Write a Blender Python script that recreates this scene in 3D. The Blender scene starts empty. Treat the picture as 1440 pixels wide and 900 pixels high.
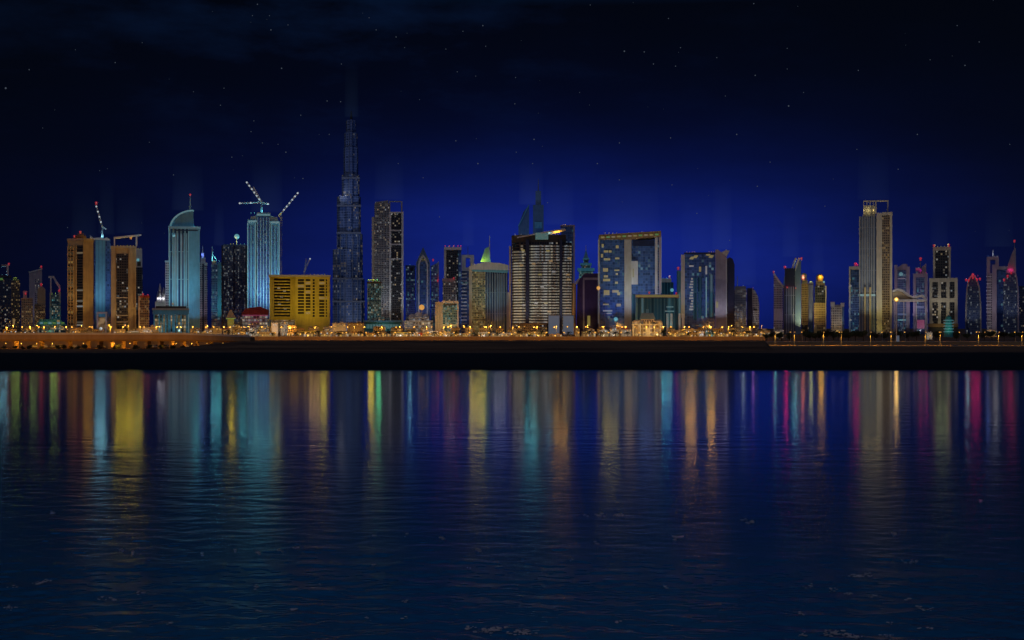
import bpy, math, random
import numpy as np
from mathutils import Vector

random.seed(7)
RNG = np.random.RandomState(11)
F = 1978.0          # focal length in photo pixels (1440 wide)
HC = 12.0           # camera height above the water
HZ = 462.0          # photo row of the horizon
GZ = 3.0            # level of the land
R = math.radians
sc = bpy.context.scene
col = sc.collection

# ------------------------------------------------------------------ materials
MATS = {}
def new_mat(name):
    m = bpy.data.materials.new(name); m.use_nodes = True
    nt = m.node_tree; nt.nodes.clear()
    out = nt.nodes.new('ShaderNodeOutputMaterial')
    p = nt.nodes.new('ShaderNodeBsdfPrincipled')
    nt.links.new(p.outputs[0], out.inputs[0])
    MATS[name] = m
    return m, nt, p

def nd(nt, t, **kw):
    n = nt.nodes.new(t)
    for k, v in kw.items(): setattr(n, k, v)
    return n

def math_(nt, op, a, b=None, c=None, clamp=False):
    n = nt.nodes.new('ShaderNodeMath'); n.operation = op; n.use_clamp = clamp
    for i, v in enumerate((a, b, c)):
        if v is None: continue
        if isinstance(v, (int, float)): n.inputs[i].default_value = v
        else: nt.links.new(v, n.inputs[i])
    return n.outputs[0]

def mixc(nt, f, a, b, mode='MIX'):
    n = nt.nodes.new('ShaderNodeMix'); n.data_type = 'RGBA'; n.blend_type = mode
    for s, v in ((n.inputs[0], f), (n.inputs[6], a), (n.inputs[7], b)):
        if isinstance(v, (int, float)): s.default_value = v
        elif isinstance(v, tuple): s.default_value = (*v[:3], 1)
        else: nt.links.new(v, s)
    return n.outputs[2]

def plain(name, c, rough=0.8, metal=0.0, var=0.25, scale=0.12, spec=0.3):
    """matte material with weathering: broad blotches and vertical rain streaks"""
    if name in MATS: return MATS[name]
    m, nt, p = new_mat(name)
    tc = nd(nt, 'ShaderNodeTexCoord')
    mp = nd(nt, 'ShaderNodeMapping'); mp.inputs['Scale'].default_value = (1, 1, 0.12)
    nt.links.new(tc.outputs['Object'], mp.inputs['Vector'])
    n1 = nd(nt, 'ShaderNodeTexNoise'); n1.inputs['Scale'].default_value = scale * 4; n1.inputs['Detail'].default_value = 5
    nt.links.new(mp.outputs[0], n1.inputs['Vector'])
    n2 = nd(nt, 'ShaderNodeTexNoise'); n2.inputs['Scale'].default_value = scale; n2.inputs['Detail'].default_value = 3
    nt.links.new(tc.outputs['Object'], n2.inputs['Vector'])
    s = math_(nt, 'ADD', n1.outputs[0], n2.outputs[0])
    f = math_(nt, 'MULTIPLY_ADD', s, 2 * var, 1 - 2 * var)
    mul = nd(nt, 'ShaderNodeVectorMath', operation='SCALE')
    mul.inputs[0].default_value = c[:3]; nt.links.new(f, mul.inputs['Scale'])
    nt.links.new(mul.outputs[0], p.inputs['Base Color'])
    p.inputs['Roughness'].default_value = rough
    p.inputs['Metallic'].default_value = metal
    p.inputs['Specular IOR Level'].default_value = spec
    return m

def glow(name, c, s=1.0):
    """something that gives off light"""
    if name in MATS: return MATS[name]
    m, nt, p = new_mat(name)
    p.inputs['Base Color'].default_value = (0.3, 0.3, 0.3, 1)
    p.inputs['Emission Color'].default_value = (*c, 1)
    p.inputs['Emission Strength'].default_value = s
    return m

def facade(name, wall, glass, la, lb, frac=0.2, bay=3.0, floor=3.6, mx=0.3, mz=0.35, s=0.14,
           col_lit=0.0, patch=0.35, rough=0.12):
    """wall with a grid of panes; some panes are lit. col_lit: share of the lighting decided per column of panes"""
    if name in MATS: return MATS[name]
    m, nt, p = new_mat(name)
    tc = nd(nt, 'ShaderNodeTexCoord')
    sp = nd(nt, 'ShaderNodeSeparateXYZ'); nt.links.new(tc.outputs['Object'], sp.inputs[0])
    u = math_(nt, 'ADD', sp.outputs[0], sp.outputs[1])
    fu = math_(nt, 'DIVIDE', u, bay); fz = math_(nt, 'DIVIDE', sp.outputs[2], floor)
    cu = math_(nt, 'FLOOR', fu); cz = math_(nt, 'FLOOR', fz)
    ru = math_(nt, 'FRACT', fu); rz = math_(nt, 'FRACT', fz)
    mask = math_(nt, 'MULTIPLY', math_(nt, 'GREATER_THAN', ru, mx), math_(nt, 'GREATER_THAN', rz, mz))
    cb = nd(nt, 'ShaderNodeCombineXYZ'); nt.links.new(cu, cb.inputs[0]); nt.links.new(cz, cb.inputs[1])
    cb.inputs[2].default_value = (hash_(name) % 97) * 1.37
    wn = nd(nt, 'ShaderNodeTexWhiteNoise'); wn.noise_dimensions = '3D'; nt.links.new(cb.outputs[0], wn.inputs['Vector'])
    sep = nd(nt, 'ShaderNodeSeparateColor'); nt.links.new(wn.outputs['Color'], sep.inputs[0])
    # occupied zones: slow noise over cells
    cbn = nd(nt, 'ShaderNodeTexNoise'); cbn.inputs['Scale'].default_value = 0.23; cbn.inputs['Detail'].default_value = 2
    nt.links.new(cb.outputs[0], cbn.inputs['Vector'])
    zone = math_(nt, 'MULTIPLY_ADD', cbn.outputs[0], 2 * patch * 2, 1 - 2 * patch)
    colw = nd(nt, 'ShaderNodeTexWhiteNoise'); colw.noise_dimensions = '1D'; nt.links.new(math_(nt, 'ADD', cu, 0.5), colw.inputs['W'])
    v = math_(nt, 'ADD', math_(nt, 'MULTIPLY', wn.outputs['Value'], 1 - col_lit), math_(nt, 'MULTIPLY', colw.outputs['Value'], col_lit))
    lit = math_(nt, 'LESS_THAN', v, math_(nt, 'MULTIPLY', zone, frac*1.25))
    bright = math_(nt, 'MULTIPLY_ADD', math_(nt, 'POWER', sep.outputs[1], 2.0), 1.2, 0.25)
    em = math_(nt, 'MULTIPLY', math_(nt, 'MULTIPLY', mask, lit), math_(nt, 'MULTIPLY', bright, s*1.35))
    lc = mixc(nt, sep.outputs[2], la, lb)
    n2 = nd(nt, 'ShaderNodeTexNoise'); n2.inputs['Scale'].default_value = 0.06; n2.inputs['Detail'].default_value = 4
    nt.links.new(tc.outputs['Object'], n2.inputs['Vector'])
    wv = nd(nt, 'ShaderNodeVectorMath', operation='SCALE'); wv.inputs[0].default_value = wall
    nt.links.new(math_(nt, 'MULTIPLY_ADD', n2.outputs[0], 0.9, 0.55), wv.inputs['Scale'])
    gv = nd(nt, 'ShaderNodeVectorMath', operation='SCALE'); gv.inputs[0].default_value = glass
    nt.links.new(math_(nt, 'MULTIPLY_ADD', sep.outputs[0], 0.9, 0.55), gv.inputs['Scale'])
    nt.links.new(mixc(nt, mask, wv.outputs[0], gv.outputs[0]), p.inputs['Base Color'])
    nt.links.new(math_(nt, 'MULTIPLY_ADD', mask, rough - 0.75, 0.75), p.inputs['Roughness'])
    nt.links.new(lc, p.inputs['Emission Color']); nt.links.new(em, p.inputs['Emission Strength'])
    return m

def hash_(s):
    h = 5381
    for ch in s: h = (h * 33 + ord(ch)) % 1000003
    return h

WARM, GOLD, COOL, TEAL = (1, .72, .38), (1, .58, .14), (.75, .88, 1), (.25, .85, .95)
# stone, concrete, metal
plain('gold_stone', (.46, .36, .2)); plain('pale_stone', (.5, .46, .4)); plain('beige_stone', (.42, .36, .26))
plain('white_panel', (.62, .62, .63), .5); plain('grey_concrete', (.3, .31, .34)); plain('dark_concrete', (.07, .065, .06))
plain('brown_block', (.1, .065, .045)); plain('navy_panel', (.03, .04, .09), .3); plain('blue_panel', (.12, .2, .34), .4)
plain('purple_panel', (.08, .05, .14), .5); plain('lilac_panel', (.42, .36, .42), .55); plain('steel', (.35, .36, .38), .4, .6)
plain('dark_steel', (.05, .05, .055), .45, .5); plain('cyan_panel', (.15, .4, .56), .45); plain('yellow_render', (.62, .47, .08), .7)
plain('pale_cyan', (.3, .54, .66), .5); plain('dark_void', (.018, .017, .016), .6); plain('asphalt', (.05, .048, .045), .9); plain('road_line', (.7, .68, .6), .7); plain('sand_wall', (.34, .22, .11), .85)
plain('bark', (.07, .05, .035), .9, scale=2.0); plain('roof_felt', (.16, .14, .12), .9); plain('red_tile', (.3, .06, .04), .8)
plain('canvas', (.7, .66, .6), .7); plain('teal_panel', (.08, .34, .34), .5)
# lights
glow('red_lamp', (1, .02, .05), .2); glow('white_lamp', (.85, .95, 1), .45); glow('cyan_lamp', (.25, .85, 1), .3)
glow('sodium_lamp', (1, .46, .07), .6); glow('led_cyan', (.3, .85, 1), .17); glow('led_white', (.8, .86, 1), .1)
glow('led_warm', (1, .72, .36), .11); glow('led_yellow', (1, .8, .1), .11); glow('led_green', (.3, 1, .12), .1)
glow('led_lilac', (.72, .6, 1), .09); glow('window_yellow', (1, .8, .18), .13); glow('window_white', (.9, .95, 1), .13)
glow('window_warm', (1, .6, .2), .16); glow('sign_blue', (.5, .62, .85), .105); glow('led_magenta', (1, .05, .35), .12)
glow('window_teal', (.2, .8, .8), .1); glow('led_blue', (.15, .35, 1), .12)
# facades
facade('glass_night_blue', (.05, .07, .13), (.02, .03, .08), COOL, WARM, .12, 2.6, 3.6, .3, .4, .12)
facade('glass_dark_specks', (.045, .045, .05), (.012, .014, .02), WARM, COOL, .16, 3.2, 3.8, .3, .4, .16)
facade('gold_ribbed', (.45, .32, .14), (.05, .035, .02), GOLD, WARM, .35, 4.0, 4.2, .4, .35, .09)
facade('grey_office', (.3, .3, .33), (.04, .05, .07), WARM, COOL, .22, 2.6, 3.6, .35, .35, .12)
facade('lilac_office', (.4, .35, .42), (.05, .05, .09), COOL, WARM, .2, 2.5, 3.6, .4, .4, .1)
facade('blue_office', (.16, .22, .38), (.06, .09, .2), COOL, TEAL, .22, 2.6, 3.6, .25, .3, .1)
facade('cyan_fins', (.3, .48, .54), (.03, .07, .16), TEAL, COOL, .3, 5.5, 40, .45, .02, .05, .6)
facade('teal_office', (.16, .3, .32), (.02, .05, .07), TEAL, WARM, .4, 2.4, 3.4, .3, .35, .14)
facade('tower_specks', (.09, .12, .22), (.05, .08, .17), (.8, .8, .7), COOL, .26, 1.9, 3.3, .3, .3, .085, .3)
facade('supertall_skin', (.26, .34, .52), (.1, .15, .3), COOL, WARM, .2, 5.0, 8.0, .3, .3, .085, .2)
facade('supertall_top', (.2, .27, .45), (.08, .12, .26), COOL, WARM, .1, 5.0, 8.0, .3, .3, .05, .2)  # darker copy of the skin; the fade into the night is in its colour
facade('yellow_windows', (.3, .26, .17), (.05, .05, .04), (1, .8, .25), WARM, .55, 2.2, 3.2, .3, .35, .14)
facade('blue_ribbed', (.2, .24, .34), (.035, .05, .1), WARM, COOL, .08, 3.4, 30, .45, .02, .06, .5)
facade('balcony_band_skin', (.46, .46, .44), (.3, .3, .27), (1, .9, .6), COOL, .62, 2.6, 100, .12, .0, .14)
facade('gold_office', (.42, .3, .13), (.08, .05, .03), GOLD, WARM, .45, 2.4, 3.6, .4, .4, .12, .35)
facade('brown_office', (.24, .18, .13), (.04, .03, .03), WARM, GOLD, .22, 2.4, 3.4, .35, .4, .12)
facade('beige_office', (.4, .34, .25), (.1, .085, .06), WARM, GOLD, .15, 2.6, 3.5, .4, .45, .1)
facade('pale_office', (.48, .44, .42), (.09, .09, .11), WARM, COOL, .25, 2.6, 3.6, .4, .4, .12)
facade('podium_shops', (.35, .27, .17), (.1, .07, .04), GOLD, (1, .85, .6), .6, 3.2, 4.2, .3, .35, .22)
facade('podium_white', (.5, .47, .42), (.12, .1, .08), (1, .8, .5), COOL, .55, 3.6, 4.2, .3, .35, .2)
facade('blue_deep', (.09, .15, .34), (.06, .12, .3), COOL, TEAL, .05, 3.4, 3.8, .08, .12, .07)
facade('teal_deep', (.05, .16, .22), (.03, .1, .16), TEAL, COOL, .3, 4.5, 60, .35, .02, .06, .6)

# ------------------------------------------------------------------ mesh building
class MB:
    def __init__(s): s.v, s.f = [], []
    def add(s, vs, fs):
        b = len(s.v); s.v += [tuple(v) for v in vs]; s.f += [tuple(b + i for i in f) for f in fs]; return s
    def box(s, x0, x1, y0, y1, z0, z1):
        return s.add([(x0,y0,z0),(x1,y0,z0),(x1,y1,z0),(x0,y1,z0),(x0,y0,z1),(x1,y0,z1),(x1,y1,z1),(x0,y1,z1)],
                     [(0,3,2,1),(4,5,6,7),(0,1,5,4),(1,2,6,5),(2,3,7,6),(3,0,4,7)])
    def prism_xz(s, pts, y0, y1):
        n = len(pts)
        a = sum(pts[i][0]*pts[(i+1)%n][1]-pts[(i+1)%n][0]*pts[i][1] for i in range(n))
        if a < 0: pts = pts[::-1]
        vs = [(x, y0, z) for x, z in pts] + [(x, y1, z) for x, z in pts]
        fs = [tuple(range(n)), tuple(range(2*n-1, n-1, -1))] + [(i, i+n, (i+1)%n+n, (i+1)%n) for i in range(n)]
        return s.add(vs, fs)
    def prism_xy(s, pts, z0, z1, k=1.0, c=None):
        n = len(pts)
        a = sum(pts[i][0]*pts[(i+1)%n][1]-pts[(i+1)%n][0]*pts[i][1] for i in range(n))
        if a < 0: pts = pts[::-1]
        cx, cy = c or (sum(p[0] for p in pts)/n, sum(p[1] for p in pts)/n)
        vs = [(x, y, z0) for x, y in pts] + [(cx+(x-cx)*k, cy+(y-cy)*k, z1) for x, y in pts]
        fs = [tuple(range(n-1, -1, -1)), tuple(range(n, 2*n))] + [(i, (i+1)%n, (i+1)%n+n, i+n) for i in range(n)]
        return s.add(vs, fs)
    def cyl(s, x, y, z0, z1, r0, r1=None, n=12):
        r1 = r0 if r1 is None else r1
        return s.prism_xy([(x+r0*math.cos(2*math.pi*i/n), y+r0*math.sin(2*math.pi*i/n)) for i in range(n)], z0, z1, r1/r0, (x, y))
    def bar(s, p, q, w):
        p, q = Vector(p), Vector(q); d = (q-p).normalized()
        a = d.cross(Vector((0, 1, 0)) if abs(d.y) < .9 else Vector((1, 0, 0))).normalized()*w/2; b = d.cross(a).normalized()*w/2
        vs = [p-a-b, p+a-b, p+a+b, p-a+b, q-a-b, q+a-b, q+a+b, q-a+b]
        return s.add(vs, [(0,3,2,1),(4,5,6,7),(0,1,5,4),(1,2,6,5),(2,3,7,6),(3,0,4,7)])
    def lattice(s, p, q, w, n, t):
        """square lattice boom: four chords and zig-zag braces"""
        p, q = Vector(p), Vector(q); d = (q-p).normalized()
        a = d.cross(Vector((0, 1, 0))).normalized()*w/2; b = d.cross(a).normalized()*w/2
        cs = [-a-b, a-b, a+b, -a+b]
        for c in cs: s.bar(p+c, q+c, t)
        for i in range(n):
            u0, u1 = p+(q-p)*(i/n), p+(q-p)*((i+1)/n)
            for k in range(4):
                c0, c1 = cs[k], cs[(k+1) % 4]
                s.bar(u0+(c0 if i % 2 else c1), u1+(c1 if i % 2 else c0), t*.7)
        return s
    def ball(s, c, r, n=10, m=6, sz=1.0):
        vs = [(c[0], c[1], c[2]-r*sz)]
        for j in range(1, m):
            a = math.pi*j/m
            vs += [(c[0]+r*math.sin(a)*math.cos(2*math.pi*i/n), c[1]+r*math.sin(a)*math.sin(2*math.pi*i/n), c[2]-r*sz*math.cos(a)) for i in range(n)]
        vs.append((c[0], c[1], c[2]+r*sz)); top = len(vs)-1
        fs = [(0, 1+(i+1) % n, 1+i) for i in range(n)]
        for j in range(m-2):
            fs += [(1+j*n+i, 1+j*n+(i+1) % n, 1+(j+1)*n+(i+1) % n, 1+(j+1)*n+i) for i in range(n)]
        fs += [(1+(m-2)*n+i, 1+(m-2)*n+(i+1) % n, top) for i in range(n)]
        return s.add(vs, fs)
    def build(s, name, mat, parent=None, smooth=False):
        me = bpy.data.meshes.new(name); me.from_pydata(s.v, [], s.f); me.update()
        if smooth: me.polygons.foreach_set('use_smooth', [True]*len(me.polygons))
        me.materials.append(MATS[mat] if isinstance(mat, str) else mat)
        o = bpy.data.objects.new(name, me); col.objects.link(o)
        if parent is not None: o.parent = parent
        return o

def tag(o, label=None, cat=None, group=None, kind=None):
    if label: o['label'] = label
    if cat: o['category'] = cat
    if group: o['group'] = group
    if kind: o['kind'] = kind
    return o

class Thing:
    """an Empty at the base of a thing, turned to face the water; its parts are given in photo columns / rows at its own distance"""
    def __init__(s, name, label, cat, px, D, group=None, z=GZ):
        s.px, s.D = px, D
        x = (px-720)*D/F; s.a = math.atan2(x, D)
        s.k = D*math.cos(s.a)/F; s.m = D/F; s.z0 = z
        s.o = bpy.data.objects.new(name, None); col.objects.link(s.o)
        s.o.location = (x, D, z); s.o.rotation_euler = (0, 0, -s.a)
        tag(s.o, label, cat, group)
    def u(s, px): return (px-s.px)*s.k
    def z(s, py): return HC+(HZ-py)*s.m-s.z0 if py is not None else -.5
    def box(s, name, x0, x1, y0, y1, mat, d=None, par=None):
        w = (x1-x0)*s.k
        d = d or (0, max(6, min(w, 45)))
        return MB().box(s.u(x0), s.u(x1), d[0], d[1], s.z(y1), s.z(y0)).build(name, mat, par or s.o)
    def poly(s, name, pts, mat, d, par=None):
        return MB().prism_xz([(s.u(x), s.z(y)) for x, y in pts], *d).build(name, mat, par or s.o)
    def plan(s, name, pts, y0, y1, mat, k=1.0, par=None):
        return MB().prism_xy([(s.u(x), d) for x, d in pts], s.z(y1), s.z(y0), k).build(name, mat, par or s.o)
    def bar(s, name, p, q, w, mat, par=None):
        return MB().bar((s.u(p[0]), p[2], s.z(p[1])), (s.u(q[0]), q[2], s.z(q[1])), w).build(name, mat, par or s.o)
    def cyl(s, name, px, d, y0, y1, r0, r1, mat, n=14, par=None):
        return MB().cyl(s.u(px), d, s.z(y1), s.z(y0), r0, r1, n).build(name, mat, par or s.o, False)
    def ball(s, name, px, py, d, r, mat, sz=1.0, par=None):
        return MB().ball((s.u(px), d, s.z(py)), r, sz=sz).build(name, mat, par or s.o, True)
    def beacon(s, px, py, d=2.0, r=2.3):
        """red obstruction lamp on the roof, its light falling on what is round it"""
        r = r*.62*s.m
        L = bpy.data.lights.new('warning_glow', 'POINT'); L.color = (1, .015, .1); L.energy = 170*s.m*s.m; L.shadow_soft_size = r
        o = bpy.data.objects.new('warning_glow', L); col.objects.link(o); o.parent = s.o; o.location = (s.u(px), d-r*2.2, s.z(py)+r)
        m = MB().ball((s.u(px), d, s.z(py)), r, 10, 8, .8)
        m.cyl(s.u(px), d, s.z(py)-r*1.6, s.z(py)-r*.7, r*.8, r*.6, n=8)
        return m.build('warning_light', 'red_lamp', s.o, True)
    def lamps(s, x0, x1, py, c, n, power=3000, d=4.0, r=.36):
        """row of roof lamps added to lay coloured streaks on the water"""
        key = 'lamp_'+'_'.join('%02d' % int(v*99) for v in c)
        glow(key, c, .22)
        for i in range(n):
            px = x0+(x1-x0)*(i+.5)/n
            z = s.z(py)
            m = MB().ball((s.u(px), d, z+1.0), r*s.m, 8, 6); m.cyl(s.u(px), d, z-1.2, z+1.0, .16, n=6)
            m.build('roof_lamp', key, s.o, True)
            L = bpy.data.lights.new('lamp_light', 'POINT'); L.color = c; L.energy = .3*power*(s.D/2000)**2; L.shadow_soft_size = 1.4  # added point light, there for its streak on the water
            o = bpy.data.objects.new('lamp_light', L); col.objects.link(o); o.parent = s.o; o.location = (s.u(px), d, z+4.6)
    def flood(s, px, py, c, rad, dist=None, d=0, zl=6, cone=75):
        """floodlight on the ground in front of the facade, aimed at row py; rad: brightness it should give pale stone"""
        H = s.z(py)
        dist = dist or max(18, .45*H)
        L = bpy.data.lights.new('floodlight', 'SPOT'); L.color = c
        L.spot_size = R(cone); L.spot_blend = .9; L.shadow_soft_size = .6
        p = Vector((s.u(px), d-dist, zl)); q = Vector((s.u(px), d, H))
        dv = q-p
        L.energy = rad*7.6*4*math.pi*dv.length_squared
        o = bpy.data.objects.new('floodlight', L); col.objects.link(o); o.parent = s.o
        o.location = p; o.rotation_euler = dv.to_track_quat('-Z', 'Y').to_euler()
        return o

# ------------------------------------------------------------------ camera, world, moon fill
cam = bpy.data.cameras.new('camera'); co = bpy.data.objects.new('camera', cam); col.objects.link(co)
co.location = (0, 0, HC); co.rotation_euler = (R(90), 0, 0)
cam.sensor_width = 36; cam.lens = 36*F/1440; cam.shift_y = (HZ-450)/1440; cam.clip_start = 1; cam.clip_end = 120000
sc.camera = co

MOON_EL, MOON_AZ = 34, 206       # high behind the camera, a little to the left
sun = bpy.data.lights.new('moon_fill', 'SUN'); sun.energy = .14; sun.angle = R(.6); sun.color = (1, .84, .64)  # unseen source; warm tint stands in for the general city light
so = bpy.data.objects.new('moon_fill', sun); col.objects.link(so)
az = R(MOON_AZ)
sd = Vector((math.sin(az)*math.cos(R(MOON_EL)), math.cos(az)*math.cos(R(MOON_EL)), math.sin(R(MOON_EL))))
so.rotation_euler = sd.to_track_quat('Z', 'Y').to_euler()

w = bpy.data.worlds.new('World'); sc.world = w; w.use_nodes = True
nt = w.node_tree; nt.nodes.clear()
out = nd(nt, 'ShaderNodeOutputWorld'); bg = nd(nt, 'ShaderNodeBackground'); nt.links.new(bg.outputs[0], out.inputs[0])
sky = nd(nt, 'ShaderNodeTexSky'); sky.sky_type = 'NISHITA'; sky.sun_disc = False
sky.sun_elevation = R(MOON_EL); sky.sun_rotation = R(MOON_AZ)
tc = nd(nt, 'ShaderNodeTexCoord'); sp = nd(nt, 'ShaderNodeSeparateXYZ'); nt.links.new(tc.outputs['Generated'], sp.inputs[0])
el = math_(nt, 'MULTIPLY', math_(nt, 'ARCSINE', sp.outputs[2]), 57.2958)            # degrees above the horizon
azi = math_(nt, 'MULTIPLY', math_(nt, 'ARCTAN2', sp.outputs[0], sp.outputs[1]), 57.2958)
def gauss(x, c, s):
    t = math_(nt, 'DIVIDE', math_(nt, 'SUBTRACT', x, c), s)
    return math_(nt, 'EXPONENT', math_(nt, 'MULTIPLY', math_(nt, 'MULTIPLY', t, t), -1.0))
def scale(c, f):
    n = nd(nt, 'ShaderNodeVectorMath', operation='SCALE')
    if isinstance(c, tuple): n.inputs[0].default_value = c
    else: nt.links.new(c, n.inputs[0])
    if isinstance(f, (int, float)): n.inputs['Scale'].default_value = f
    else: nt.links.new(f, n.inputs['Scale'])
    return n.outputs[0]
def addv(a, b):
    n = nd(nt, 'ShaderNodeVectorMath', operation='ADD'); nt.links.new(a, n.inputs[0]); nt.links.new(b, n.inputs[1]); return n.outputs[0]
# glow of the city on the air over the skyline
g1 = math_(nt, 'MULTIPLY', gauss(el, 2.6, 3.25), gauss(azi, 3.0, 10.8))
g2 = math_(nt, 'MULTIPLY', gauss(el, 1.0, 7.5), gauss(azi, 1.0, 20.0))
cl = nd(nt, 'ShaderNodeMapping'); cl.inputs['Scale'].default_value = (3.0, 3.0, 9.0)
nt.links.new(tc.outputs['Generated'], cl.inputs['Vector'])
cn = nd(nt, 'ShaderNodeTexNoise'); cn.inputs['Scale'].default_value = 2.4; cn.inputs['Detail'].default_value = 7; cn.inputs['Roughness'].default_value = .58
nt.links.new(cl.outputs[0], cn.inputs['Vector'])
cloud = math_(nt, 'MULTIPLY', math_(nt, 'SUBTRACT', cn.outputs[0], .48), 5.0, clamp=True)
cloud = math_(nt, 'MULTIPLY', cloud, math_(nt, 'MULTIPLY', math_(nt, 'SUBTRACT', el, 6.0), .16, clamp=True))
cover = math_(nt, 'MULTIPLY_ADD', cn.outputs[0], 1.3, .35)
tot = scale((.024, .072, 1.0), math_(nt, 'MULTIPLY', math_(nt, 'MULTIPLY', g1, math_(nt, 'MULTIPLY_ADD', cn.outputs[0], .9, .6)), .185))
tot = addv(tot, scale((.022, .08, 1.0), math_(nt, 'MULTIPLY', math_(nt, 'MULTIPLY', g2, cover), .026)))
tot = addv(tot, scale((.06, .26, 1.0), math_(nt, 'MULTIPLY', math_(nt, 'MULTIPLY', cloud, gauss(azi, -8.0, 13.0)), .019)))
tot = addv(tot, scale((.1, .35, 1.0), .0022))
# glow added to the sky above the view, to brighten the water
over = math_(nt, 'MULTIPLY', math_(nt, 'MULTIPLY', gauss(azi, 0.0, 50.0), math_(nt, 'MULTIPLY', math_(nt, 'SUBTRACT', 55.0, el), .06, clamp=True)), math_(nt, 'MULTIPLY', math_(nt, 'SUBTRACT', el, 12.9), .16, clamp=True))
tot = addv(tot, scale((.02, .3, 1.0), math_(nt, 'MULTIPLY', math_(nt, 'MULTIPLY', over, cover), .15)))
# blue fill added behind the camera, to tint the facades
back = math_(nt, 'MULTIPLY', sp.outputs[1], -1.0, clamp=True)
tot = addv(tot, scale((.1, .3, 1.0), math_(nt, 'MULTIPLY', back, .1)))
skyc = scale(sky.outputs[0], .00018)
nt.links.new(addv(tot, skyc), bg.inputs['Color']); bg.inputs['Strength'].default_value = 1.0

# stars
m, snt, p = new_mat('starlight')
p.inputs['Base Color'].default_value = (0, 0, 0, 1)
p.inputs['Emission Color'].default_value = (.62, .75, 1, 1); p.inputs['Emission Strength'].default_value = .085
bright = [(8,124,2.2),(362,6,1.3),(355,22,1),(379,22,1),(381,42,1.4),(405,35,1),(162,88,1.2),(41,98,1.3),(106,70,.8),(396,96,1.5),(310,148,1.1),
 (272,129,.8),(315,124,1),(357,170,1),(353,185,1),(423,162,1.1),(460,142,1.2),(479,143,1.2),(402,214,1.3),(326,221,1.1),(369,201,.9),(391,203,.9),
 (244,246,1.1),(426,251,1.2),(463,189,1),(519,25,1),(529,42,1.1),(557,52,1.2),(569,67,.9),(627,69,1),(651,44,1),(679,36,1.4),(683,65,1),(643,101,1),
 (669,107,.9),(641,198,1.2),(672,230,1.5),(878,72,1.7),(906,73,1.3),(919,90,1.2),(950,93,1.2),(957,67,1.1),(940,26,1.1),(1062,106,1.3),(1008,81,1.1),
 (1109,149,1.7),(1036,189,1.4),(1060,5,1.3),(830,7,1),(725,109,1),(724,146,1.1),(751,196,1.4),(726,214,1),(749,230,1),(871,201,1.2),(943,194,1.2),
 (1290,189,1.3),(1357,92,1.4),(1377,59,1.3),(1346,36,1.1),(1308,84,1),(1207,99,1.2),(1420,203,1),(1205,210,1),(1263,238,1.1),(1107,68,1),(1107,97,.9),
 (871,253,1.1),(840,230,1.3),(945,260,1),(980,300,1.1),(1026,338,1),(770,285,1),(1065,262,1.2),(1083,228,1),(618,305,1),(595,250,.9),(560,230,.9),
 (1160,290,.9),(1130,130,.9),(60,180,.8),(140,240,.8),(210,200,.8),(95,320,.9),(200,60,.8),(480,90,1),(590,140,.8),(815,130,.8),(1020,135,.9)]
mb = MB(); DS = 60000
rs = random.Random(3)
for _ in range(70): bright.append((rs.uniform(-200, 1640), rs.uniform(-150, 330), rs.uniform(.4, .65)))
for x, y, r in bright:
    k = DS/F
    mb.ball(((x-720)*k, DS, HC+(HZ-y)*k), r*.62*k, 6, 4)
tag(mb.build('stars', 'starlight'), 'small pale stars scattered over the dark night sky', 'stars', kind='stuff')

# ------------------------------------------------------------------ water
ds = [32.0]
while ds[-1] < 428: ds.append(ds[-1]+max(.09, .45*ds[-1]**2/(HC*F*1024/1440)))
ds = np.array(ds)
ts = np.linspace(-.46, .46, 1000)
ts = np.concatenate([[-60, -12, -4, -1.6, -.9, -.6, -.5], ts, [.5, .6, .9, 1.6, 4, 12, 60]])
dall = np.concatenate([[-400, -60, 5, 24], ds])
Dg = np.repeat(dall[:, None], len(ts), 1); Xg = ts[None, :]*np.maximum(dall, 32)[:, None]
step = np.gradient(dall)[:, None]
Hg = np.zeros_like(Dg)
for i in range(90):
    lam = .36*(3.2/.36)**((i+RNG.rand())/78) if i < 78 else .9+RNG.rand()*9
    th = RNG.normal(0, .72 if i < 78 else .3)+.08
    kx, ky = math.sin(th)*2*math.pi/lam, math.cos(th)*2*math.pi/lam
    slope = .0155 if i < 78 else .011
    amp = slope*lam/(2*math.pi)
    ph = RNG.rand()*6.283
    fade = np.clip((lam/np.maximum(step, .05)-2.2)/2.5, 0, 1)
    wx = .25*lam*np.sin(Xg*.9/lam+i)
    q = np.sin(kx*Xg+ky*(Dg+wx*.6)+ph)
    Hg += fade*amp*(q+.25*(np.cos(2*np.arcsin(np.clip(q, -1, 1)))))
gust = .75+.45*np.sin(Xg*.055+1.1+.6*np.sin(Dg*.04))*np.sin(Dg*.047+.02*Xg)
Hg *= gust
Hg *= np.clip(.12+.44*(118-Dg)/55, .12, .52)
edge = (np.abs(ts)[None, :] < .47) & (dall[:, None] > 30)
Hg = np.where(edge, Hg, 0)
nr, nc = Hg.shape
vs = np.stack([Xg, Dg, Hg], -1).reshape(-1, 3)
idx = np.arange(nr*nc).reshape(nr, nc)
fs = np.stack([idx[:-1, :-1], idx[:-1, 1:], idx[1:, 1:], idx[1:, :-1]], -1).reshape(-1, 4)
me = bpy.data.meshes.new('water')
me.vertices.add(len(vs)); me.vertices.foreach_set('co', vs.astype(np.float32).ravel())
me.loops.add(fs.size); me.loops.foreach_set('vertex_index', fs.astype(np.int32).ravel())
me.polygons.add(len(fs)); me.polygons.foreach_set('loop_start', np.arange(0, fs.size, 4, dtype=np.int32))
me.polygons.foreach_set('use_smooth', np.ones(len(fs), bool))
me.update(calc_edges=True); me.validate()
m, nt, p = new_mat('sea_water')
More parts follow.
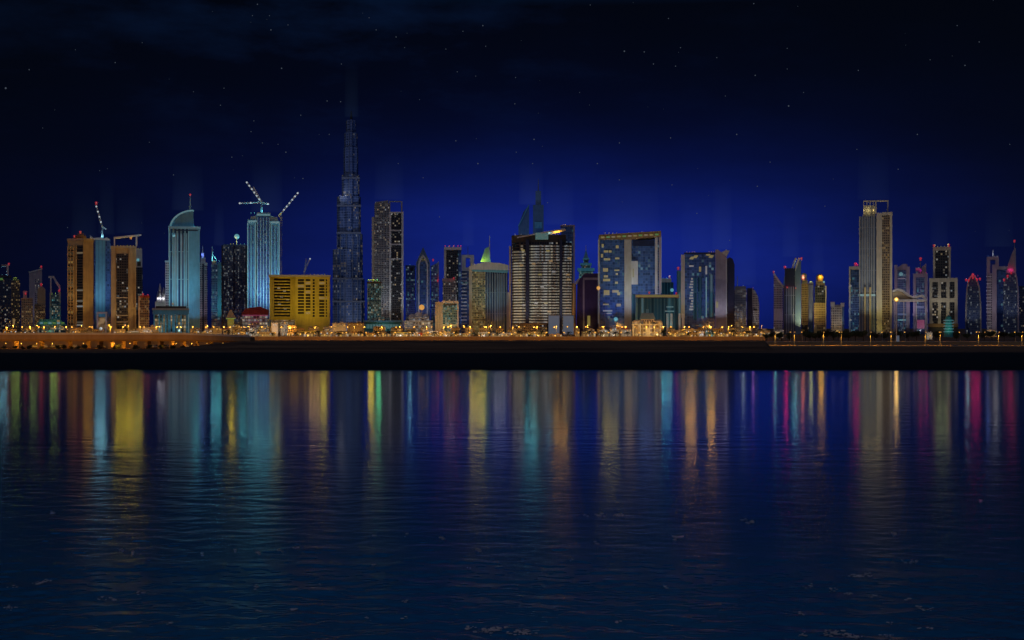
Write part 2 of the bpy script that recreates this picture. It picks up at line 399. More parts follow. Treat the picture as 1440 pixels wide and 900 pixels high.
p.inputs['Base Color'].default_value = (.008, .11, .23, 1); p.inputs['IOR'].default_value = 1.333
tc = nd(nt, 'ShaderNodeTexCoord')
mp = nd(nt, 'ShaderNodeMapping'); mp.inputs['Scale'].default_value = (.45, 1.5, 1); mp.inputs['Rotation'].default_value = (0, 0, .1)
nt.links.new(tc.outputs['Object'], mp.inputs['Vector'])
sw = nd(nt, 'ShaderNodeSeparateXYZ'); nt.links.new(tc.outputs['Object'], sw.inputs[0])
# catspaws: the open water is ruffled by fine ripples, the lee under the bank is smooth
nt.links.new(math_(nt, 'MULTIPLY_ADD', math_(nt, 'DIVIDE', math_(nt, 'SUBTRACT', 150.0, sw.outputs[1]), 90.0, clamp=True), .14, .11), p.inputs['Roughness'])
n1 = nd(nt, 'ShaderNodeTexNoise'); n1.inputs['Scale'].default_value = 1.1; n1.inputs['Detail'].default_value = 4; n1.inputs['Roughness'].default_value = .55
nt.links.new(mp.outputs[0], n1.inputs['Vector'])
bu = nd(nt, 'ShaderNodeBump'); bu.inputs['Strength'].default_value = .55; bu.inputs['Distance'].default_value = .011
nt.links.new(n1.outputs[0], bu.inputs['Height']); nt.links.new(bu.outputs[0], p.inputs['Normal'])
me.materials.append(m)
wo = bpy.data.objects.new('water', me); col.objects.link(wo); tag(wo, 'dark blue rippled water with coloured light reflections', 'water', kind='structure')
def water_h(x, d):
    i = int(np.argmin(np.abs(dall-d))); j = int(np.argmin(np.abs(ts-x/max(d, 32)))); return float(Hg[i, j])

# ------------------------------------------------------------------ land
m, nt, p = new_mat('earth')
tc = nd(nt, 'ShaderNodeTexCoord')
mp = nd(nt, 'ShaderNodeMapping'); mp.inputs['Scale'].default_value = (.012, .09, .3)
nt.links.new(tc.outputs['Object'], mp.inputs['Vector'])
n1 = nd(nt, 'ShaderNodeTexNoise'); n1.inputs['Scale'].default_value = 1.0; n1.inputs['Detail'].default_value = 8; n1.inputs['Roughness'].default_value = .65
nt.links.new(mp.outputs[0], n1.inputs['Vector'])
r = nd(nt, 'ShaderNodeValToRGB'); r.color_ramp.elements[0].position = .35; r.color_ramp.elements[0].color = (.1, .055, .028, 1)
r.color_ramp.elements[1].position = .7; r.color_ramp.elements[1].color = (.34, .19, .09, 1)
sy = nd(nt, 'ShaderNodeSeparateXYZ'); nt.links.new(tc.outputs['Object'], sy.inputs[0])
inland = math_(nt, 'DIVIDE', math_(nt, 'SUBTRACT', sy.outputs[1], 486.0), 26.0, clamp=True)      # darker towards the water
nt.links.new(n1.outputs[0], r.inputs[0]); nt.links.new(mixc(nt, inland, (.016, .014, .012), r.outputs[0]), p.inputs['Base Color']); p.inputs['Roughness'].default_value = .95
p.inputs['Specular IOR Level'].default_value = .1
prof = [(404, -1.5), (409, 0.0), (416, .8), (430, 1.6), (455, 2.6), (476, 3.5), (500, 3.5), (540, 2.9), (700, 2.9), (760, 3.0), (960, 3.0), (1100, 3.0), (1500, 3.0), (2200, 3.0), (4000, 3), (9000, 3), (60000, 3)]
xs = np.concatenate([[-40000, -6000, -1500, -600], np.linspace(-360, 360, 241), [600, 1500, 6000, 40000]])
vs, fs = [], []
rg = random.Random(5)
for d, z in prof:
    ph = rg.random()*9
    for x in xs:
        j = 0 if abs(x) > 361 else math.sin(x*.045+ph)*.6+math.sin(x*.13+ph*2)*.35+rg.uniform(-.4, .4)
        near = 1 if d < 560 else 0
        vs.append((x, d+(j*.9 if near and d > 405 else 0), z+(.16*j*near if 412 < d else 0)))
n = len(xs)
for i in range(len(prof)-1):
    for j in range(n-1): fs.append((i*n+j, i*n+j+1, (i+1)*n+j+1, (i+1)*n+j))
mb = MB(); mb.v, mb.f = vs, fs
tag(mb.build('ground', 'earth', smooth=True), 'dark earth bank and flat land below the city', 'ground', kind='structure')

def strip(name, x0, x1, d0, d1, z, mat, label, th=.1):
    X0, X1 = (x0-720)*d0/F, (x1-720)*d0/F
    return tag(MB().box(X0, X1, d0, d1, z-th, z).build(name, mat), label, name.replace('_', ' '), kind='structure')
strip('shore_road', 1085, 1700, 722, 746, GZ+.04, 'asphalt', 'asphalt road along the right bank under lamps', .3)
strip('road_marking', 1085, 1700, 733.8, 734.2, GZ+.048, 'road_line', 'pale painted line along the right bank road', .02)
strip('kerb', 1085, 1700, 721.2, 722, GZ+.16, 'sand_wall', 'low kerb along the right bank road', .4)
strip('sand_verge', 1076, 1700, 690, 1010, GZ+.02, 'sand_wall', 'brown sandy verge on both sides of the right bank road', .3)
strip('city_road', -600, 2040, 1130, 1165, GZ+.04, 'asphalt', 'wide road running along the foot of the city', .3)
strip('pavement', -600, 2040, 1166, 1180, GZ+.14, 'sand_wall', 'sandy pavement behind the city road', .4)

# ------------------------------------------------------------------ towers, from the left edge of the photo to the right
def arc(x0, x1, d0, bulge, n=10):
    """front plan line from x0 to x1, bulging towards the water"""
    return [(x0+(x1-x0)*i/n, d0-bulge*math.sin(math.pi*i/n)) for i in range(n+1)]

# --- far left
t = Thing('office_tower', 'dark navy tower at the left edge with a pale hollow frame on its roof', 'tower', 6, 2250)
t.box('body', -10, 15, 390, None, 'glass_night_blue'); t.box('roof_slab', -10, 16, 387, 389.5, 'navy_panel', (-1, 40))
t.box('roof_frame', 9.5, 12, 372, 387, 'white_panel', (2, 8)); t.box('roof_frame', 2, 9.5, 372, 375, 'grey_concrete', (2, 8))
t.box('light_strip', 0, 4, 391, 394, 'led_green', (-.6, -.1)); t.beacon(12.5, 370.5, 4)
for y in (430, 438, 446, 454, 461): t.box('balcony', -6, 2.5, y, y+2.5, 'pale_stone', (-2, -.1))
t.lamps(0,12,387, (0.3, 0.8, 1), 2, 4750)
t = Thing('office_tower', 'dim brown block beside the navy tower at the left edge', 'tower', 22, 2350)
t.box('body', 15.5, 28, 394, None, 'brown_office'); t.box('stair_core', 19, 24, 390, 394, 'dark_concrete', (4, 18))
t.box('lit_window', 18, 21, 448, 456, 'window_warm', (-.4, -.05))
t.lamps(17,27,394, (0.6, 0.9, 0.15), 3, 2200)
t = Thing('apartment_tower', 'small beige tower with a stepped corner and a red roof light', 'tower', 38, 2100)
t.box('body', 30, 46, 420, None, 'beige_office'); t.box('corner_tower', 32.5, 38, 409, 420, 'lilac_panel', (3, 20))
t.box('parapet', 29.6, 46.4, 419, 421, 'beige_stone', (-.8, 40)); t.beacon(36, 412.5, -1); t.flood(38, 440, WARM, .016)
t = Thing('office_tower', 'lilac grey tower with a slanting roof, second of the small towers on the far left', 'tower', 50, 2500)
t.poly('body', [(41, 478), (41, 384), (59, 378.5), (59, 478)], 'lilac_panel', (0, 34))
t.poly('roof_edge', [(40.6, 384.2), (40.6, 382.5), (59.4, 377), (59.4, 379)], 'white_panel', (-1, 35))
t.box('glass_bay', 49, 55, 392, None, 'lilac_office', (-.8, 2)); t.beacon(58, 374.5, 2); t.flood(50, 410, (.75, .72, 1), .014)
t.lamps(42,52,383, (0.6, 0.9, 0.15), 2, 1800)
t = Thing('apartment_tower', 'slim beige tower with pointed head and red light, right of the slanted lilac one', 'tower', 58, 2150)
t.box('body', 48.5, 64, 428, None, 'beige_office'); t.box('upper_body', 52.5, 64, 407, 428, 'beige_stone', (1, 26))
t.poly('roof', [(52.5, 407), (56, 403.5), (61, 403.5), (64, 407)], 'beige_stone', (1, 26)); t.beacon(58, 399.5, 4, 2.8); t.flood(57, 430, WARM, .017)
t = Thing('office_tower', 'blue grey tower with a curled white roof frame and a red light', 'tower', 77, 2200)
t.box('body', 70.5, 85, 414, None, 'teal_office'); t.box('corner_pier', 69.8, 72, 412, None, 'pale_stone', (-.8, 3)); t.box('corner_pier', 83.5, 85.4, 412, None, 'pale_stone', (-.8, 3))
t.poly('roof_frame', [(68, 388), (76, 388), (80, 395), (85, 402), (85, 414), (82.5, 414), (82.5, 404), (78, 398), (75, 391), (68, 391)], 'white_panel', (1, 4))
t.box('roof_post', 70.5, 72.5, 391, 414, 'white_panel', (1, 4)); t.beacon(83, 408.5, -2); t.flood(77, 425, TEAL, .02)
t.lamps(71,85,413, (0.6, 0.9, 0.15), 3, 3500)
t = Thing('leisure_pavilion', 'low pavilion glowing green and teal left of the tall golden tower', 'building', 70, 1650)
t.box('hall', 53, 92, 457, None, 'teal_office', (0, 26)); t.poly('roof', [(50, 457.5), (56, 449), (84, 449), (94, 457.5)], 'teal_panel', (-3, 29))
for i in range(6): t.box('roof_light', 56+6*i, 60.5+6*i, 453, 455.5, 'led_green' if i % 2 else 'led_cyan', (-3.6, -3.1))
t.box('lit_window', 80, 84, 450, 456, 'window_warm', (-3.5, -3.05)); t.flood(70, 452, (.2, 1, .5), .02, 25)

# --- pair of golden towers and the blue one between
t = Thing('golden_tower', 'tall golden tower with ribbed left face and dark glass strip, left of the pair', 'tower', 113, 2000)
t.plan('body', [(95, 16), (117, 0), (131.5, 10), (131.5, 60), (95, 60)], 336, None, 'gold_stone')
t.plan('ribbed_face', [(95.6, 15), (107.5, 6.5), (107.5, 9), (96.5, 18)], 345, None, 'gold_ribbed')
t.plan('glass_strip', [(108, 5.8), (116.6, -.6), (116.6, 2), (108, 8)], 345, None, 'glass_dark_specks')
for x, d in ((95.3, 15), (99.2, 12.2), (103.2, 9.3), (107.4, 6)): t.box('pier', x-.6, x+.6, 345, None, 'gold_stone', (d-1.6, d+1))
t.plan('cornice', [(94, 16), (117, -1.6), (132.5, 9.5), (132.5, 60), (94, 60)], 335, 338, 'beige_stone')
t.box('penthouse', 103, 121, 330, 335, 'brown_block', (12, 40)); t.box('plant_room', 109, 118, 327, 330, 'dark_concrete', (16, 36))
t.beacon(104.5, 331.5, 8); t.beacon(113, 325, 16, 2.8)
t.flood(107, 400, (1, .58, .16), .042); t.flood(124, 380, (1, .64, .24), .055); t.flood(114, 445, (1, .5, .1), .03, 25)
t.lamps(118,130,335, (1, 0.5, 0.03), 2, 3200)
t = Thing('blue_tower', 'pale blue glass tower between the two golden towers', 'tower', 144, 2120)
t.box('body', 133, 155.5, 336, None, 'blue_deep', (0, 44)); t.box('lit_face', 134, 148.5, 338, None, 'cyan_panel', (-1.2, -.05))
for x in (134.5, 139, 143.6, 148): t.box('fin', x-.4, x+.4, 338, None, 'blue_panel', (-2, -1.25))
t.poly('roof_canopy', [(127, 331), (131, 335), (141, 334), (146, 336), (150, 334), (154, 336), (154, 338), (126, 337)], 'white_panel', (-3, 14))
t.flood(141, 410, (.3, .72, 1), .04); t.flood(141, 350, (.4, .8, 1), .03)
t.lamps(134,148,336, (0.3, 0.8, 1), 4, 5700)
t = Thing('entrance_portal', 'white square portal with a glowing gold hall inside, between the golden towers', 'building', 143, 1720)
t.box('side_pier', 136, 138.3, 441, None, 'white_panel', (0, 12)); t.box('side_pier', 148, 150.3, 441, None, 'white_panel', (0, 12))
t.box('lintel', 135.6, 150.7, 438.5, 441, 'white_panel', (-.5, 12.5)); t.box('hall', 138.4, 147.9, 446, None, 'podium_shops', (5, 12))
t.box('chandelier', 140, 146.5, 447.5, 455, 'window_warm', (3.4, 4.9)); t.ball('lamp_globe', 142, 462, 2, 1.7, 'white_lamp'); t.flood(143, 448, (1, .7, .8), .03, 22)
t = Thing('golden_tower', 'tall golden tower with a broad dark glass strip under an open white roof frame', 'tower', 173, 2030)
t.box('body', 157, 191.5, 348, None, 'gold_stone', (0, 45)); t.box('glass_strip', 163.5, 180, 357, None, 'glass_dark_specks', (-.8, -.05))
t.box('side_pier', 156.2, 162, 349, None, 'beige_stone', (-2.2, -.05)); t.box('side_pier', 181.5, 187, 349, None, 'gold_stone', (-3, -.05))
for y in (418, 443, 452): t.box('floor_band', 163.4, 180.1, y, y+1.4, 'pale_stone', (-1.6, -.85))
t.box('cornice', 155.8, 192, 346, 349, 'beige_stone', (-3, 46))
t.poly('roof_frame', [(160, 346), (160, 333.5), (199, 329), (199, 331), (162, 336), (162, 346)], 'white_panel', (-1, 1.5))
t.box('roof_post', 191, 193, 331, 346, 'white_panel', (-1, 1.5)); t.beacon(184, 333, 4, 3)
t.flood(160, 400, (1, .62, .26), .045); t.flood(185, 400, (1, .6, .22), .05); t.flood(172, 450, (1, .55, .12), .03, 25)
t.lamps(163,190,346, (1, 0.78, 0.04), 6, 5440)
t = Thing('office_tower', 'slim dark grey tower with pale lit head just behind the second golden tower', 'tower', 196, 2260)
t.box('body', 190, 200.5, 376, None, 'glass_dark_specks'); t.box('head', 191, 200, 350, 376, 'white_panel', (2, 16)); t.box('head_opening', 193, 198, 368, 374, 'dark_concrete', (1.4, 1.9))
t.box('fin', 188.6, 190.4, 360, None, 'grey_concrete', (-1, 6)); t.ball('lamp_globe', 194, 365.5, 0, 2.2, 'cyan_lamp'); t.flood(196, 365, COOL, .02)
t.lamps(192,200,350, (1, 0.78, 0.04), 2, 4800)
t = Thing('apartment_block', 'dark brown block with a red glow on its roof and a pale left edge', 'building', 203, 1960)
t.box('body', 196.5, 210, 418, None, 'brown_office'); t.box('corner_pier', 194.6, 196.6, 416, None, 'pale_stone', (-1, 5))
t.box('roof_edge', 196.6, 211, 415.5, 418.5, 'red_tile', (-1, 26)); t.beacon(201, 413.5, 3); t.beacon(208, 414.5, 3, 1.6); t.flood(203, 455, (1, .6, .25), .04, 25)
t = Thing('spired_hall', 'floodlit white hall with three small spires left of the curved cyan tower', 'building', 225, 2150)
t.box('body', 218, 234, 424, None, 'white_panel', (0, 26))
for x, y, wd in ((222, 409, 2), (225, 398, 1.7), (230, 404, 2.2)):
    t.box('turret', x-wd, x+wd, y+9, 424, 'white_panel', (4, 14)); t.plan('spire', [(x-wd*1.1, 3.6), (x+wd*1.1, 3.6), (x+wd*1.1, 14.4), (x-wd*1.1, 14.4)], y, y+9, 'white_panel', .06)
t.flood(226, 425, (.85, 1, .95), .06, 30)
t.lamps(221,232,424, (0.85, 0.85, 0.9), 3, 3500)
# --- curved cyan tower
t = Thing('curved_tower', 'cyan lit tower with a quarter round roof and a tall white spire', 'tower', 259, 2040)
t.box('body', 238, 266, 322, None, 'cyan_fins', (0, 44)); t.box('slab', 265.5, 281, 321, None, 'cyan_panel', (-4, 46))
t.poly('curved_roof', [(238, 322)]+[(273-33*math.cos(R(a)), 322-26*math.sin(R(a))) for a in range(8, 91, 8)]+[(273, 322)], 'cyan_panel', (3, 30))
t.poly('roof_rim', [(273-35*math.cos(R(a)), 322-27.5*math.sin(R(a))) for a in range(4, 91, 6)]+[(273-32.5*math.cos(R(a)), 322-25.5*math.sin(R(a))) for a in range(90, 3, -6)], 'led_cyan', (1.5, 2.9))
t.box('cornice', 236.5, 282, 318.5, 322, 'pale_cyan', (-5.2, 47)); t.box('cornice_dark_strip', 247, 278, 323.4, 325, 'navy_panel', (-4.5, -4.05))  # navy strip set just below the cornice
for x in (238.6, 242.5, 246, 250, 254.6, 259, 262.5): t.box('fin', x-.75, x+.75, 328, None, 'pale_cyan', (-2.2, -.05))
t.box('wing', 232.5, 238, 368, None, 'lilac_office', (2, 34)); t.box('wing_cap', 232, 238, 366.5, 368, 'pale_cyan', (1, 35))
t.cyl('spire', 267.5, 14, 275, 298, 1.7, .5, 'pale_cyan'); t.box('spire_base', 265, 270.5, 297, 303, 'pale_cyan', (10, 18)); t.beacon(267.5, 272, 14, 2.2)
t.ball('crown_lamp', 244.5, 332, -5, 1.8, 'cyan_lamp')
t.box('edge_light', 237.2, 238, 322, 470, 'led_cyan', (-1.2, -.4)); t.box('edge_light', 264.6, 265.4, 322, 470, 'led_cyan', (-2.2, -1.4)); t.box('edge_light', 246.9, 247.5, 330, 470, 'led_white', (-2.6, -2.25)); t.box('edge_light', 255.6, 256.2, 330, 470, 'led_white', (-2.6, -2.25))
t.flood(250, 400, (.25, .72, 1), .05); t.flood(273, 400, (.15, .66, 1), .055); t.flood(258, 322, (.35, .85, 1), .045, 60); t.flood(247, 340, (.35, .85, 1), .05, 50)
t.lamps(242,264,320, (0.15, 0.75, 0.85), 4, 4940)
t.lamps(257,259,319, (1, 0.8, 0.5), 1, 4000)
t.lamps(267,280,318.5, (0.15, 0.75, 0.85), 3, 4940)
t = Thing('colonnade_hall', 'cyan lit hall with a row of tall columns at the foot of the curved tower', 'building', 240, 1760)
t.box('hall', 217, 264, 443, None, 'podium_shops', (4, 30)); t.box('entablature', 215, 265.5, 436, 442, 'cyan_panel', (-.5, 31)); t.box('cornice', 214, 266.5, 433.5, 436, 'pale_stone', (-1.6, 32)); t.box('attic', 219, 262, 430.5, 433.5, 'dark_concrete', (4, 28))
for i, x in enumerate((217, 224, 228.5, 233, 238, 244, 248.5, 254.5, 263)): t.box('column', x-1.1-(.9 if i in (4, 5) else 0), x+1.1+(.9 if i in (4, 5) else 0), 442, None, 'cyan_panel', (0, 3.2))
t.ball('statue_lamp', 243, 427, 8, 1.4, 'window_warm'); t.flood(228, 455, (.35, .95, 1), .05, 24); t.flood(252, 455, (.35, .95, 1), .05, 24)
t = Thing('setback_tower', 'lilac grey tower with stepped top and thin spire, right of the curved cyan tower', 'tower', 285, 2300)
t.box('body', 280.5, 291.5, 369, None, 'lilac_office'); t.box('central_strip', 284.6, 287.2, 371, None, 'navy_panel', (-.7, -.05)); t.box('upper_stage', 282, 289, 362, 369, 'lilac_panel', (4, 20)); t.box('top_stage', 283.4, 287, 355, 362, 'lilac_panel', (6, 16))
t.cyl('spire', 285, 10, 345, 355, 1.1, .2, 'white_panel'); t.flood(285, 400, (.8, .8, 1), .035)
t.lamps(282,286,362, (0.15, 0.3, 1), 1, 3200)
t = Thing('setback_tower', 'narrow blue tower with a teal right side, yellow roof light and needle spire', 'tower', 303, 2280)
t.box('body', 297, 306, 372, None, 'blue_office'); t.box('side_bay', 306, 311.5, 369, 446, 'cyan_panel', (-2, 22)); t.box('base', 305.9, 311, 446, None, 'blue_deep', (0, 20)); t.box('crown', 298, 304.5, 367, 372, 'pale_stone', (3, 18)); t.ball('crown_lamp', 301, 367.5, 1, 1.7, 'window_yellow')
t.cyl('spire', 298.4, 8, 346, 367, 1.0, .25, 'white_panel'); t.bar('spire_stay', (298.4, 357, 8), (305, 366, 8), .5, 'white_panel'); t.flood(308, 400, (.2, .9, .85), .045); t.flood(301, 380, TEAL, .025)
t.lamps(297,311,367, (0.15, 0.75, 0.85), 3, 5320)
t = Thing('office_tower', 'dark blue tower dotted with window lights under a bright cyan lamp', 'tower', 329, 2180)
t.box('body', 312, 347, 346, None, 'tower_specks', (0, 44)); t.box('corner_pier', 311.4, 313.5, 345, None, 'navy_panel', (-1, 4)); t.box('corner_pier', 345, 347.6, 345, None, 'navy_panel', (-1, 4)); t.box('centre_pier', 328, 330, 345, None, 'navy_panel', (-1, 4)); t.box('parapet', 314, 346, 343.5, 346, 'blue_panel', (2, 40))
t.cyl('lamp_mast', 333, 10, 336, 344, .7, .5, 'steel'); t.ball('roof_lamp', 333, 332, 10, 4.0, 'cyan_lamp'); t.flood(329, 430, (.2, .35, 1), .02)
t.lamps(322,330,343.5, (1, 0.78, 0.04), 2, 5760)
t.lamps(336,346,343.5, (0.15, 0.75, 0.85), 2, 4750)
# --- twin crowned cyan tower
t = Thing('crowned_tower', 'twin shafted cyan tower with glowing crown, a crane standing on its top', 'tower', 371, 2060)
t.box('body', 349, 392, 312, None, 'cyan_fins', (2, 44)); t.box('shaft', 348, 359, 309, None, 'cyan_panel', (-3, 20)); t.box('shaft', 381, 393.4, 311, None, 'cyan_panel', (-3, 20)); t.box('core', 361, 379.5, 305, None, 'blue_deep', (-4, 30))
for x in (362, 366.5, 370.5, 374.8, 379): t.box('fin', x-.6, x+.6, 306, None, 'pale_cyan', (-5.4, -4.05))
for x in (351, 355.6, 384, 388.6): t.box('glazing_strip', x-.9, x+.9, 318, None, 'blue_deep', (-3.5, -3.05))
t.poly('crown', [(351, 311), (353, 305), (361, 303), (361, 299), (380, 299), (380, 303), (390, 306), (392, 311)], 'pale_cyan', (-2, 24))
t.box('crown_rim', 349, 361, 310.5, 313, 'led_cyan', (-4, -3.1)); t.box('crown_rim', 380, 393, 311.5, 314, 'led_cyan', (-4, -3.1)); t.box('crown_rim', 361, 380, 301, 303.5, 'led_cyan', (-3, -2.1))
for x in (348.2, 359.2, 381.2, 392.8): t.box('edge_light', x-.4, x+.4, 314, 440, 'led_cyan', (-3.9, -3.05))
t.flood(353, 390, (.15, .75, 1), .05); t.flood(388, 390, (.15, .75, 1), .05); t.flood(370, 310, (.35, .95, 1), .055, 55); t.flood(370, 400, (.35, .6, 1), .03); t.flood(360, 445, (1, .25, .7), .022, 25)
t.lamps(350,382,300, (0.15, 0.75, 0.85), 6, 4940)
t.lamps(387,392,306, (1, 0.78, 0.04), 1, 5600)
t = Thing('terrace_block', 'low block with crimson lit roof below the crowned cyan tower', 'building', 360, 1800)
t.box('body', 341, 376, 442, None, 'podium_white', (0, 30)); t.poly('roof', [(339, 442.5), (345, 434), (366, 431), (378, 436), (378, 442.5)], 'red_tile', (-2, 32)); t.box('light_strip', 341, 377, 443, 444.2, 'led_magenta', (-2.6, -2.1)); t.flood(358, 438, (1, .08, .3), .03, 22)
# --- yellow hotel
t = Thing('yellow_hotel', 'wide yellow hotel block with rows of dark balconies', 'building', 421, 1700)
t.box('left_wing', 379, 415, 389, 450, 'yellow_render', (6, 40)); t.box('right_wing', 415, 464.3, 389, None, 'yellow_render', (0, 42)); t.box('base', 381, 415, 450, None, 'podium_shops', (4, 40))
t.box('roof_edge', 378, 465, 386.6, 389.3, 'pale_stone', (-1.4, 43)); t.box('recess', 385.5, 408, 392, 446, 'dark_void', (5.2, 5.95))
for i in range(13):
    y = 392+4.2*i
    t.box('balcony', 384.8, 408.6, y+2.7, y+4.2, 'yellow_render', (3, 5.1))
    for (x0, x1) in ((419, 427.5), (429.8, 436.4), (439.8, 442.6), (449, 456.2), (458.4, 460)):
        if i == 12 and x0 < 430: continue
        t.box('window', x0, x1, y+.5, y+3.2, 'window_warm' if random.random() < .07 else 'dark_void', (-.35, -.05))
for x in (384, 409.5, 446, 463): t.box('pier', x-.9, x+.9, 389.4, None if x > 415 else 450, 'yellow_render', (-1.3, 0) if x > 415 else (4, 6))
for x, y in ((390, 404), (398, 408), (394, 416), (402, 420), (391, 427), (399, 433)): t.box('lit_window', x, x+4, y, y+2, 'window_white', (4.4, 5.1))
t.flood(397, 410, (1, .78, .1), .045, 60); t.flood(425, 410, (1, .76, .08), .05, 60); t.flood(450, 410, (1, .76, .08), .05, 60); t.flood(440, 462, (1, .6, .08), .05, 26)
t.lamps(434,450,386.6, (1, 0.6, 0.2), 3, 3200)
t.lamps(451,459,386.6, (1, 0.78, 0.04), 2, 6080)
# --- supertall
t = Thing('supertall_tower', 'immensely tall stepped blue grey tower whose top fades into the dark sky', 'tower', 491, 4400)
tiers = [(467.8, 513, 392, None, 0), (467.8, 510.4, 350, 392, 6), (473.6, 510.2, 328, 350, 10), (473.6, 507.6, 275, 328, 14), (480.6, 505.8, 244, 275, 20), (483, 504, 205, 244, 24), (484, 503, 184, 205, 28), (486.5, 501, 166, 184, 34)]
for x0, x1, y0, y1, d in tiers:
    w_ = x1-x0
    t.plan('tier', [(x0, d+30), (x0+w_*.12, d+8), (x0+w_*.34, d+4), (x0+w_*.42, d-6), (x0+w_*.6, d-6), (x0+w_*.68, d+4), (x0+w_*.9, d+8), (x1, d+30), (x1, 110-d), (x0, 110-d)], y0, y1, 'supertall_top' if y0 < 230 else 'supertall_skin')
for y, x0, x1, d in ((327.5, 473.2, 508, 0), (392, 467.4, 511, -4), (249.5, 480.4, 506, 12), (289, 473.4, 507.8, 6), (424, 467.4, 513.2, -8)): t.box('mechanical_band', x0, x1, y-1.1, y+1.1, 'grey_concrete', (d, d+60))
t.cyl('spire', 494, 60, 152, 166, 5, 1.5, 'dark_steel')
for x in (474, 479, 487, 496, 503, 508): t.box('rib', x-.35, x+.35, 330 if 473 < x < 508 else 394, None, 'grey_concrete', (-4, 26))
t.flood(490, 410, (.45, .6, 1), .035, 260, -10, 6, 60); t.flood(491, 300, (.4, .55, 1), .05, 420, -10, 6, 34); t.flood(493, 235, (.3, .42, 1), .02, 480, -10, 6, 26); t.flood(500, 440, (.8, .9, 1), .03, 60, -10)
t.lamps(476,482,275, (0.85, 0.85, 0.9), 1, 3000)
# --- white framed tower
t = Thing('framed_tower', 'tall grey tower with a white ladder frame down its right face', 'tower', 545, 2350)
t.box('body', 526.5, 548, 286, None, 'grey_office', (0, 46)); t.box('side_fin', 522.8, 526.6, 305, None, 'pale_stone', (3, 40)); t.box('glass_face', 550, 565, 299, None, 'glass_dark_specks', (2, 46))
for x in (548.7, 566): t.box('frame_post', x-1.4, x+1.4, 297.5, None, 'white_panel', (-1.6, 6))
for y in (298.7, 324, 343.6, 364): t.box('frame_rail', 549.5, 565, y-.9, y+.9, 'white_panel', (-1.2, 5))
for x in (530, 534.4, 539, 543.5): t.box('fin', x-.5, x+.5, 284, None, 'grey_concrete', (-1.4, -.05))
t.poly('roof_screen', [(528, 286), (528, 284), (546, 281.5), (546, 286)], 'grey_concrete', (1, 3)); t.box('roof_frame', 547, 549, 282.5, 297.4, 'grey_concrete', (1, 3)); t.box('roof_frame', 564, 566, 283, 297.4, 'grey_concrete', (1, 3)); t.box('roof_frame', 549, 564, 282.5, 284, 'grey_concrete', (1, 3))
t.flood(536, 380, (.75, .85, 1), .036); t.flood(556, 380, (.9, .95, 1), .045); t.flood(549, 440, (1, .85, .6), .03, 40)
t.lamps(527,529,285, (0.85, 0.85, 0.9), 1, 2200)
t = Thing('teal_block', 'short teal windowed tower with green lights along its roof', 'building', 526, 2080)
t.box('body', 516.5, 536, 398, None, 'teal_office'); t.box('parapet', 516, 536.5, 396, 398.4, 'dark_concrete', (-.7, 30))
for x in (518, 522, 526, 530): t.ball('roof_lamp', x, 394, 2, 1.4, 'led_green')
t.flood(526, 425, TEAL, .02)
t.lamps(518,526,396, (1, 0.78, 0.04), 2, 7200)
t.lamps(529,535,396, (0.15, 0.9, 0.4), 2, 6650)
t = Thing('terminal_hall', 'long low teal glass hall at the foot of the tall grey framed tower', 'building', 539, 1680)
t.box('hall', 513, 563, 453, None, 'teal_panel', (0, 26)); t.box('roof', 511, 565.5, 450.5, 453, 'cyan_panel', (-3, 28)); t.box('upper_hall', 522, 548, 446.5, 450.5, 'teal_office', (4, 22)); t.box('glazing', 515, 561, 456, 462, 'window_teal', (-.4, -.05))
for i in range(12): t.box('mullion', 515.6+4*i, 516.3+4*i, 455, 463, 'teal_panel', (-1, -.45))
t.flood(539, 455, (.4, .95, 1), .035, 22)
# --- blue cluster
t = Thing('office_tower', 'plain blue tower left of the pointed blue one', 'tower', 577, 2420)
t.box('body', 570.5, 584, 375, None, 'blue_office'); t.box('parapet', 570, 584.4, 373, 375.4, 'blue_panel', (-.8, 30)); t.box('vent_panel', 577, 581.5, 377, 381, 'dark_concrete', (-.6, -.05)); t.flood(577, 400, (.35, .4, 1), .035)
t.lamps(574,579,373, (0.3, 0.8, 1), 1, 4750)
t = Thing('pointed_tower', 'blue tower with an arched face rising to a pyramid point', 'tower', 595, 2300)
t.box('body', 586, 604, 368, None, 'blue_deep', (0, 34)); t.plan('pyramid', [(586, 0), (604, 0), (604, 34), (586, 34)], 347, 368, 'blue_panel', .03)
t.poly('arch_rib', [(588, 478), (588, 372), (590.5, 364), (594.5, 358), (594.5, 361.5), (591.8, 367), (590, 374), (590, 478)], 'white_panel', (-1.6, -.05)); t.poly('arch_rib', [(602, 478), (602, 372), (599.3, 364), (595.2, 358), (595.2, 361.5), (598, 367), (600, 374), (600, 478)], 'white_panel', (-1.6, -.05))
t.box('corner_pier', 585.2, 587, 368, None, 'blue_panel', (-.6, 4)); t.box('corner_pier', 603, 604.8, 368, None, 'blue_panel', (-.6, 4)); t.flood(595, 390, (.45, .6, 1), .05); t.flood(595, 450, (1, .6, .35), .04, 22)
t.lamps(589,601,368, (1, 0.5, 0.03), 3, 7200)
t = Thing('office_tower', 'blue tower with a slanted roof right of the pointed blue one', 'tower', 611, 2440)
t.poly('body', [(606, 480), (606, 374), (616.5, 369), (616.5, 480)], 'blue_office', (0, 26)); t.box('edge_fin', 615.4, 617.2, 368, None, 'lilac_panel', (-1.2, 4)); t.beacon(609, 365, 4); t.beacon(615.5, 394.5, -3); t.flood(611, 400, (.35, .45, 1), .03)
t = Thing('domed_hall', 'low white hall with small domes and golden lamp before the pointed blue tower', 'building', 588, 1720)
t.box('hall', 568, 608, 452, None, 'podium_white', (0, 30)); t.box('upper_hall', 575, 603, 446, 452, 'podium_white', (4, 26)); t.box('cornice', 567, 609, 450.6, 452.4, 'pale_stone', (-1, 31))
